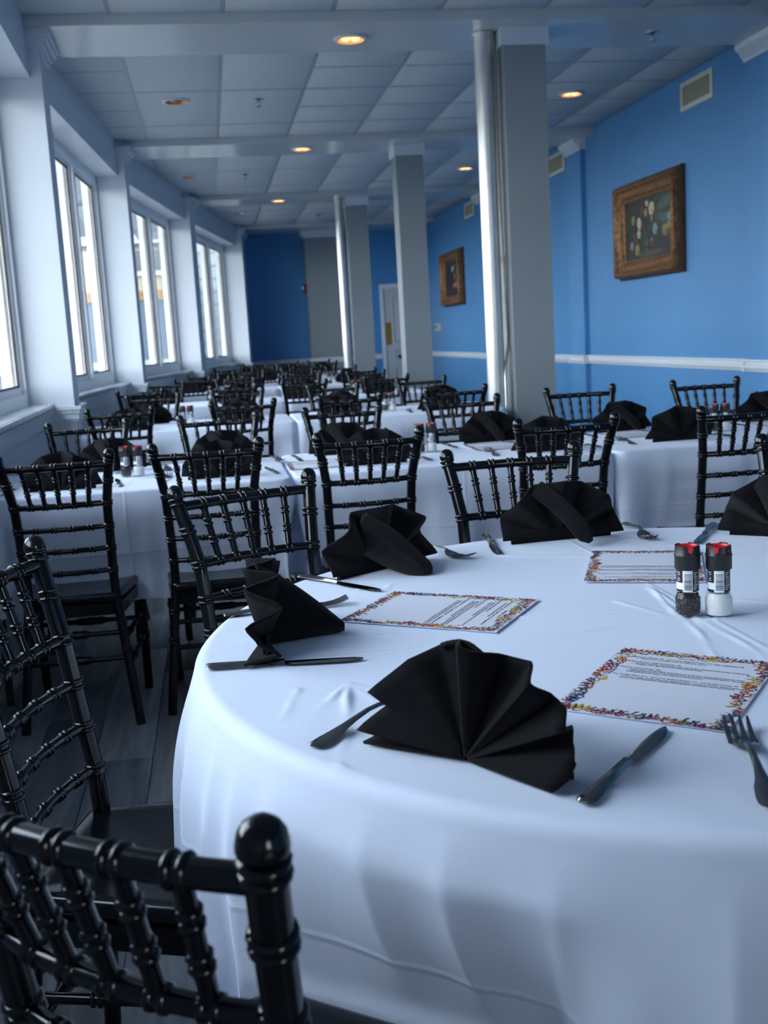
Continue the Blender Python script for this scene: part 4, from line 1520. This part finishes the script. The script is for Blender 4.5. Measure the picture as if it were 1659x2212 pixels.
def make_fork():
    t = thing('fork', '', 'fork')
    mb = MB()
    strip(mb, [(-0.100, 0.004, .003), (-0.098, 0.0085, .003), (-0.092, 0.0105, .003), (-0.08, 0.0108, .0035), (-0.062, 0.0092, .005), (-0.048, 0.006, .007), (-0.03, 0.0042, .0095), (-0.005, 0.0034, .012), (0.015, 0.0034, .0115),
               (0.026, 0.0046, .010)], 0.0026)
    mb.build('handle', M['dark_steel'], t)
    hd = MB()
    strip(hd, [(0.024, 0.0042, .0098), (0.030, 0.0085, .0082), (0.036, 0.0118, .0058), (0.044, 0.0132, .0036), (0.052, 0.0132, .0026)], 0.002)
    for i in range(4):
        x = -0.0107 + i * 0.00713
        vs, fs = [], []
        sec = [(0.050, .0026, .0026), (0.062, .0023, .0024), (0.076, .0021, .0042), (0.088, .0018, .0078), (0.097, .001, .0118)]
        for y, w, z in sec:
            vs += [(x - w, y, z - .0009), (x + w, y, z - .0009), (x + w, y, z + .0012), (x - w, y, z + .0012)]
        for a in range(len(sec) - 1):
            for j in range(4):
                fs.append((a * 4 + j, a * 4 + (j + 1) % 4, (a + 1) * 4 + (j + 1) % 4, (a + 1) * 4 + j))
        fs.append([(len(sec) - 1) * 4 + j for j in range(4)])
        hd.add(vs, fs, 0, False)
    hd.build('tines', M['dark_steel'], t)
    return t


def make_knife():
    t = thing('knife', '', 'knife')
    h = MB()
    strip(h, [(-0.115, 0.005, .004), (-0.113, 0.009, .004), (-0.106, 0.0105, .004), (-0.09, 0.0104, .0042), (-0.06, 0.0086, .0046), (-0.03, 0.0066, .005), (-0.008, 0.0062, .005), (0.0, 0.0074, .0048)], 0.0042)
    h.build('handle', M['dark_steel'], t)
    b = MB()
    vs, fs = [], []
    prof = [(0.0, -.0068, .0068), (0.012, -.0078, .0086), (0.035, -.0085, .0094), (0.065, -.0085, .0098), (0.088, -.0078, .0094), (0.102, -.006, .0072), (0.111, -.0030, .0046), (0.115, .000, .0016)]
    for y, x0, x1 in prof:
        vs += [(x0, y, .0032), (x0 * .7, y, .0052), (x1 * .6, y, .0046), (x1, y, .0030), (x1 * .6, y, .0022), (x0 * .7, y, .002)]
    for i in range(len(prof) - 1):
        for j in range(6):
            fs.append((i * 6 + j, i * 6 + (j + 1) % 6, (i + 1) * 6 + (j + 1) % 6, (i + 1) * 6 + j))
    fs.append([(len(prof) - 1) * 6 + j for j in range(6)])
    b.add(vs, fs, 0, True)
    b.build('blade', M['steel'], t)
    return t


fork0, knife0 = make_fork(), make_knife()
fork0.scale = (1.2, 1.12, 1.12)
used = {'f': False, 'k': False}


def put(kind, a, b, label, group, z=ZT):
    """a = handle end, b = tip"""
    src = fork0 if kind == 'f' else knife0
    x, y = (a[0] + b[0]) / 2, (a[1] + b[1]) / 2
    rz = math.atan2(b[1] - a[1], b[0] - a[0]) - PI / 2
    if not used[kind]:
        used[kind] = True
        src.location = (x, y, z + .0005)
        src.rotation_euler = (0, 0, rz)
        tag(src, label, 'fork' if kind == 'f' else 'knife', group)
        return src
    return dup(src, (x, y, z + .0005), rz, label, group)


GC = 'cutlery on the round table'
put('f', (0.089, 1.214), (0.232, 1.355), 'fork half hidden behind the nearest black fan napkin', GC)
put('k', (0.328, 0.976), (0.482, 1.14), 'steel knife lying just before the nearest menu card', GC)
put('f', (0.492, 0.905), (0.566, 1.14), 'steel fork whose tines rest by the nearest menu card', GC)
put('k', (-0.043, 1.567), (0.185, 1.533), 'long knife lying in front of the edge-on napkin on the window side', GC)
put('f', (-0.003, 1.874), (0.197, 1.886), 'fork lying behind the edge-on napkin on the window side', GC)
put('k', (0.14, 2.136), (0.277, 1.95), 'knife between the edge-on napkin and the broad-tailed napkin', GC)
put('f', (0.405, 2.34), (0.492, 2.175), 'fork beside the broad-tailed napkin at the back of the round table', GC)
put('k', (0.588, 2.40), (0.562, 2.175), 'knife beside the far fan napkin, toward the windows', GC)
put('f', (0.925, 2.39), (0.903, 2.196), 'fork beside the far fan napkin, toward the blue wall', GC)
put('k', (1.098, 2.302), (0.968, 2.112), 'knife standing out behind the pepper grinder', GC)
GC2 = 'cutlery on the long tables'
nn, ff = NAPS[0]
for i, (x, y) in enumerate(nn):
    put('f', (x - 0.21, y - 0.03), (x - 0.19, y + 0.17), 'fork at the near side of the first long table row, %s setting from windows' % ORD[i], GC2)
    put('k', (x + 0.20, y - 0.02), (x + 0.17, y + 0.2), 'knife at the near side of the first long table row, %s setting from windows' % ORD[i], GC2)
for i, (x, y) in enumerate(ff):
    put('f', (x + 0.2, y + 0.05), (x + 0.22, y - 0.15), 'fork at the far side of the first long table row, %s setting from windows' % ORD[i], GC2)
    put('k', (x - 0.2, y + 0.04), (x - 0.18, y - 0.18), 'knife at the far side of the first long table row, %s setting from windows' % ORD[i], GC2)
r = ROWS[1]
for i, (x, y) in enumerate(r[4]):
    put('f', (x - 0.19, r[1] + 0.07), (x - 0.17, r[1] + 0.27), 'fork at the near side of the second long table row, %s setting from windows' % ORD[i], GC2)

# ------------------------------------------------------------------ menu cards
def text_mesh(body, size, name):
    cu = bpy.data.curves.new(name, 'FONT')
    cu.body = body
    cu.size = size
    cu.space_line = 1.0
    cu.offset = size * 0.018
    ob = bpy.data.objects.new(name, cu)
    COL.objects.link(ob)
    bpy.context.view_layer.update()
    me = bpy.data.meshes.new_from_object(ob.evaluated_get(bpy.context.evaluated_depsgraph_get()))
    bpy.data.objects.remove(ob)
    return me


MENU = [(-0.02, 'November 2, 2024', 0.110), (-0.084, 'Fettuccini Alfredo $5   Add 6 oz. grilled chicken $7  Add vegetables $5', 0.099),
        (-0.074, '\u2022   Fettuccine noodles with an Alfredo sauce', 0.0925), (-0.084, 'Turkey the Sun (half sandwich)  $8', 0.078),
        (-0.074, '\u2022   Smoked turkey, smoked Gouda, sun-dried tomatoes and honey mustard on', 0.0715),
        (-0.07, '\u2022 hoagie roll.  Served with shoe-string fries.', 0.066), (-0.084, 'Chicken Chimichanga  $8', 0.050),
        (-0.074, '\u2022   Large flour tortilla filled with beans and cheese with grilled chicken, fried', 0.043),
        (-0.069, 'crispy golden brown and topped with chili con carne and queso. Served', 0.0375), (-0.069, 'with guacamole salad, rice and borracho beans.', 0.032),
        (-0.084, 'The Wedge Salad $12   Add 6 oz. grilled chicken $7   Add grilled shrimp $9', 0.0175),
        (-0.074, '\u2022   Iceberg wedge, Kathy Moore\u2019s fabulous blue cheese dressing, Applewood', 0.010),
        (-0.069, 'bacon, diced tomatoes, Danish blue cheese crumbles and red onions.', 0.0045)]


def make_menu():
    t = thing('menu_card', '', 'menu')
    MB().box(-0.108, 0.108, -0.14, 0.14, 0, 0.0007).build('card', M['paper'], t)
    tx = MB()
    for x, s, y in MENU:
        me = text_mesh(s, 0.0054, 'menu_text')
        w = max(v.co.x for v in me.vertices)
        sc = min(1.0, (0.084 - x) / w)
        tx.add([(x + v.co.x * sc, y + v.co.y, 0.0009) for v in me.vertices], [list(p.vertices) for p in me.polygons], 0, False)
        bpy.data.meshes.remove(me)
    tx.build('menu_text', M['ink'], t)
    rb = MB()
    rn = random.Random(3)

    def squig(cx, cy, ang, L, amp, wid, freq, mi):
        k = 16
        pts = []
        for i in range(k):
            f = i / (k - 1)
            u = (f - .5) * L + amp * 0.5 * math.sin(2 * PI * freq * f * 1.0 + 1.2)
            v = amp * math.sin(2 * PI * freq * f)
            pts.append((cx + u * math.cos(ang) - v * math.sin(ang), cy + u * math.sin(ang) + v * math.cos(ang)))
        vs, fs = [], []
        z = 0.0008 + rn.random() * 0.0003
        for i, (x, y) in enumerate(pts):
            a, b = pts[max(0, i - 1)], pts[min(k - 1, i + 1)]
            d = math.hypot(b[0] - a[0], b[1] - a[1]) or 1
            nx, ny = -(b[1] - a[1]) / d, (b[0] - a[0]) / d
            w = wid * (0.6 + 0.5 * abs(math.sin(PI * freq * 2 * i / (k - 1))))
            for sg in (-1, 1):
                vs.append((max(-.1075, min(.1075, x + sg * nx * w)), max(-.1395, min(.1395, y + sg * ny * w)), z))
        for i in range(k - 1):
            fs.append((i * 2, i * 2 + 1, i * 2 + 3, i * 2 + 2))
        rb.add(vs, fs, mi, False)
    for side in range(4):
        L = 0.216 if side < 2 else 0.28
        n = 36 if side < 2 else 46
        for i in range(n):
            f = -L / 2 + 0.006 + (L - 0.012) * (i + rn.random()) / n
            e = rn.uniform(0.004, 0.020)
            if side == 0: x, y, a = f, 0.14 - e, 0
            elif side == 1: x, y, a = f, -0.14 + e, 0
            elif side == 2: x, y, a = -0.108 + e, f, PI / 2
            else: x, y, a = 0.108 - e, f, PI / 2
            squig(x, y, a + rn.uniform(-.7, .7), rn.uniform(0.016, 0.034), rn.uniform(0.0034, 0.0072), rn.uniform(.0006, .0016), rn.choice((2, 2.5, 3)), rn.choice((0, 0, 1, 1, 2, 2, 3)))
    rb.build('streamer_border', [M['p_red'], M['p_gold'], M['p_navy'], M['p_teal']], t)
    return t


menu0 = make_menu()
GM = 'printed menu cards'


def menu(x, y, up, label, z=ZT + 0.002):
    rz = math.radians(up - 90)
    if 'm' not in used:
        used['m'] = True
        menu0.location = (x, y, z)
        menu0.rotation_euler = (0, 0, rz)
        tag(menu0, label, 'menu', GM)
        return
    dup(menu0, (x, y, z), rz, label, GM)


menu(0.552, 1.288, 50.2, 'nearest menu card, right way up, with streamer border', ZT + 0.0018)
menu(0.351, 1.772, -35, 'menu card lying sideways between knife and napkins on the round table', ZT + 0.0025)
menu(0.794, 1.962, -113, 'upside-down menu card behind the salt and pepper grinders', ZT + 0.0025)
for i, (x, y) in enumerate(ff):
    if i in (3, 4, 5):
        menu(x - 0.03, y - 0.2 + (0.0 if i != 4 else 0.02), -90, 'menu card at the far side of the first long table row, %s setting from windows' % ORD[i])
menu(0.36, 4.12, 90, 'menu card beside the third near napkin of the first long table row')

# ------------------------------------------------------------------ grinders
def make_grinder(kind):
    t = thing(kind + '_grinder', '', 'grinder')
    MB().lathe([(0.0, 0.0), (0.0195, 0.0), (0.0215, 0.002), (0.0218, 0.005), (0.0218, 0.027), (0.0212, 0.031), (0.0178, 0.038), (0.0172, 0.041), (0.0172, 0.080)], 32, caps=False).build('glass_jar', M['jar_glass'], t)
    MB().lathe([(0.0, 0.0035), (0.019, 0.0035), (0.0202, 0.006), (0.0202, 0.027), (0.0195, 0.0305), (0.016, 0.0375), (0.0, 0.0377)] if kind == 'salt' else
               [(0.0, 0.0035), (0.0165, 0.0035), (0.0175, 0.006), (0.0175, 0.027), (0.014, 0.034), (0.0, 0.035)], 28, caps=False).build('fill', M['salt'] if kind == 'salt' else M['pepper'], t)
    if kind == 'pepper':
        pc = MB()
        rn = random.Random(2)
        for i in range(170):
            a = rn.random() * 2 * PI
            z = rn.uniform(0.006, 0.036)
            R = 0.0182 if z < 0.029 else 0.0182 - (z - 0.029) * 0.45
            r = rn.uniform(0.0022, 0.0028)
            cxx, cyy = (R - 0.001) * math.cos(a), (R - 0.001) * math.sin(a)
            pc.lathe([(0.0, -r), (r * .75, -r * .66), (r, 0), (r * .75, r * .66), (0.0, r)], 7, c=(cxx, cyy, z), caps=False)
        pc.build('peppercorns', M['pepper'], t, kind='stuff')

    def patch(mb, a0, a1, z0, z1, r, mi):
        k = max(1, int(abs(a1 - a0) / 8))
        vs, fs = [], []
        for i in range(k + 1):
            a = math.radians(a0 + (a1 - a0) * i / k)
            vs += [(r * math.sin(a), -r * math.cos(a), z0), (r * math.sin(a), -r * math.cos(a), z1)]
        for i in range(k):
            fs.append((2 * i, 2 * i + 2, 2 * i + 3, 2 * i + 1))
        mb.add(vs, fs, mi, True)
    lb = MB()
    patch(lb, 0, 360, 0.041, 0.076, 0.01735, 0)
    patch(lb, -26, 26, 0.041, 0.0755, 0.01745, 1)                        # white bar-code field
    patch(lb, -80, -26, 0.045, 0.056, 0.01745, 1)
    rn = random.Random(5)
    z = 0.0445
    while z < 0.071:
        h = rn.choice((0.0004, 0.0007, 0.0011))
        patch(lb, -17, 22, z, z + h, 0.01755, 0)
        z += h + rn.choice((0.0005, 0.0008))
    for i in range(9):                                                   # small print
        zz = 0.045 + i * 0.0033
        if 3 <= i <= 5:
            patch(lb, 38, 44, zz, zz + 0.002, 0.01755, 1)
            patch(lb, 50, 62, zz, zz + 0.0008, 0.01755, 1)
        else:
            patch(lb, 32, 48 + (i * 7) % 16, zz, zz + 0.0011, 0.01755, 1)
    for i in range(5):
        patch(lb, -62 + (i % 2) * 4, -42, 0.059 + i * 0.0032, 0.0602 + i * 0.0032, 0.01755, 2 if i == 2 else 1)
    lb.build('label_band', [M['label_black'], M['label_white'], M['cap_red']], t)
    cp = MB()
    n = 48
    prof = [(0.0172, 0.076), (0.0195, 0.0765), (0.0202, 0.079), (0.0202, 0.096), (0.0208, 0.098), (0.0208, 0.1), (0.0196, 0.1015), (0.0192, 0.113), (0.0172, 0.113), (0.0168, 0.108), (0.0, 0.108)]
    vs, fs = [], []
    for pi_, (rr, zz) in enumerate(prof):
        for j in range(n):
            a = 2 * PI * j / n
            q = rr
            if 2 <= pi_ <= 3 and j % 4 == 0:
                q -= 0.0009
            h = zz
            if pi_ in (7, 8):
                h += 0.0018 * (1 if (j // 6) % 2 else 0)
            vs.append((q * math.cos(a), q * math.sin(a), h))
    k = len(prof)
    for i in range(k - 1):
        for j in range(n):
            fs.append((i * n + j, i * n + (j + 1) % n, (i + 1) * n + (j + 1) % n, (i + 1) * n + j))
    cp.add(vs, fs, 0, True)
    cp.build('grinder_cap', M['cap_black'], t)
    rd = MB()
    rd.lathe([(0.0, 0.1085), (0.0165, 0.1085), (0.0171, 0.1135), (0.0163, 0.1135), (0.0155, 0.1105), (0.0, 0.110)], 32, caps=False)
    a0 = 14 if kind == 'pepper' else -12
    for i, (w, z) in enumerate(((11, 0.1133), (10, 0.110), (8.5, 0.1065), (5, 0.1045))):
        pass
    zs = [(11, 0.1138), (11, 0.109), (9, 0.106), (4, 0.1040)]
    vs, fs = [], []
    for w, z in zs:
        for s in (-1, -.33, .33, 1):
            a = math.radians(a0 + s * w)
            vs.append((0.0199 * math.sin(a), -0.0199 * math.cos(a), z))
    for i in range(3):
        for j in range(3):
            fs.append((i * 4 + j, (i + 1) * 4 + j, (i + 1) * 4 + j + 1, i * 4 + j + 1))
    rd.add(vs, fs, 0, True)
    if kind == 'salt':
        patch(rd, 22, 28, 0.1045, 0.1068, 0.0202, 0)
        patch(rd, 42, 48, 0.105, 0.1078, 0.0202, 0)
    rd.build('red_insert', M['cap_red'], t)['label'] = 'red plastic insert'
    return t


pep0, salt0 = make_grinder('pepper'), make_grinder('salt')


def grinders(x, y, dx, dy, turn, where, first):
    g = 'salt and pepper grinders'
    la = 'pepper grinder with red topped black cap on %s' % where
    lb_ = 'salt grinder with red topped black cap on %s' % where
    if first:
        for o, xx, yy, l in ((pep0, x, y, la), (salt0, x + dx, y + dy, lb_)):
            o.location = (xx, yy, ZT + 0.001)
            o.rotation_euler = (0, 0, turn)
            tag(o, l, 'grinder', g)
    else:
        dup(pep0, (x, y, ZT + 0.001), turn, la, g)
        dup(salt0, (x + dx, y + dy, ZT + 0.001), turn, lb_, g)


grinders(0.7195, 1.602, 0.0435, -0.019, math.radians(-24), 'the round table', True)
grinders(-0.35, 4.18, 0.047, -0.004, math.radians(10), 'first long row, between chairs by the windows', False)
grinders(0.795, 4.27, 0.047, 0.0, math.radians(-14), 'middle table of the first long row', False)
grinders(2.035, 4.255, 0.048, -0.003, math.radians(-20), 'first long row, by blue wall', False)
for ri in range(1, 6):
    nm, yf, dp, tb, near, far = ROWS[ri]
    for ti, (x0, x1) in enumerate(tb):
        xm = (x0 + x1) / 2
        if ri == 1:
            xm = (-0.2, 1.06)[ti]
        grinders(xm, yf + dp / 2, 0.047, 0.0, 0.1, '%s long row, toward the %s' % (nm, 'windows' if ti == 0 else 'columns'), False)
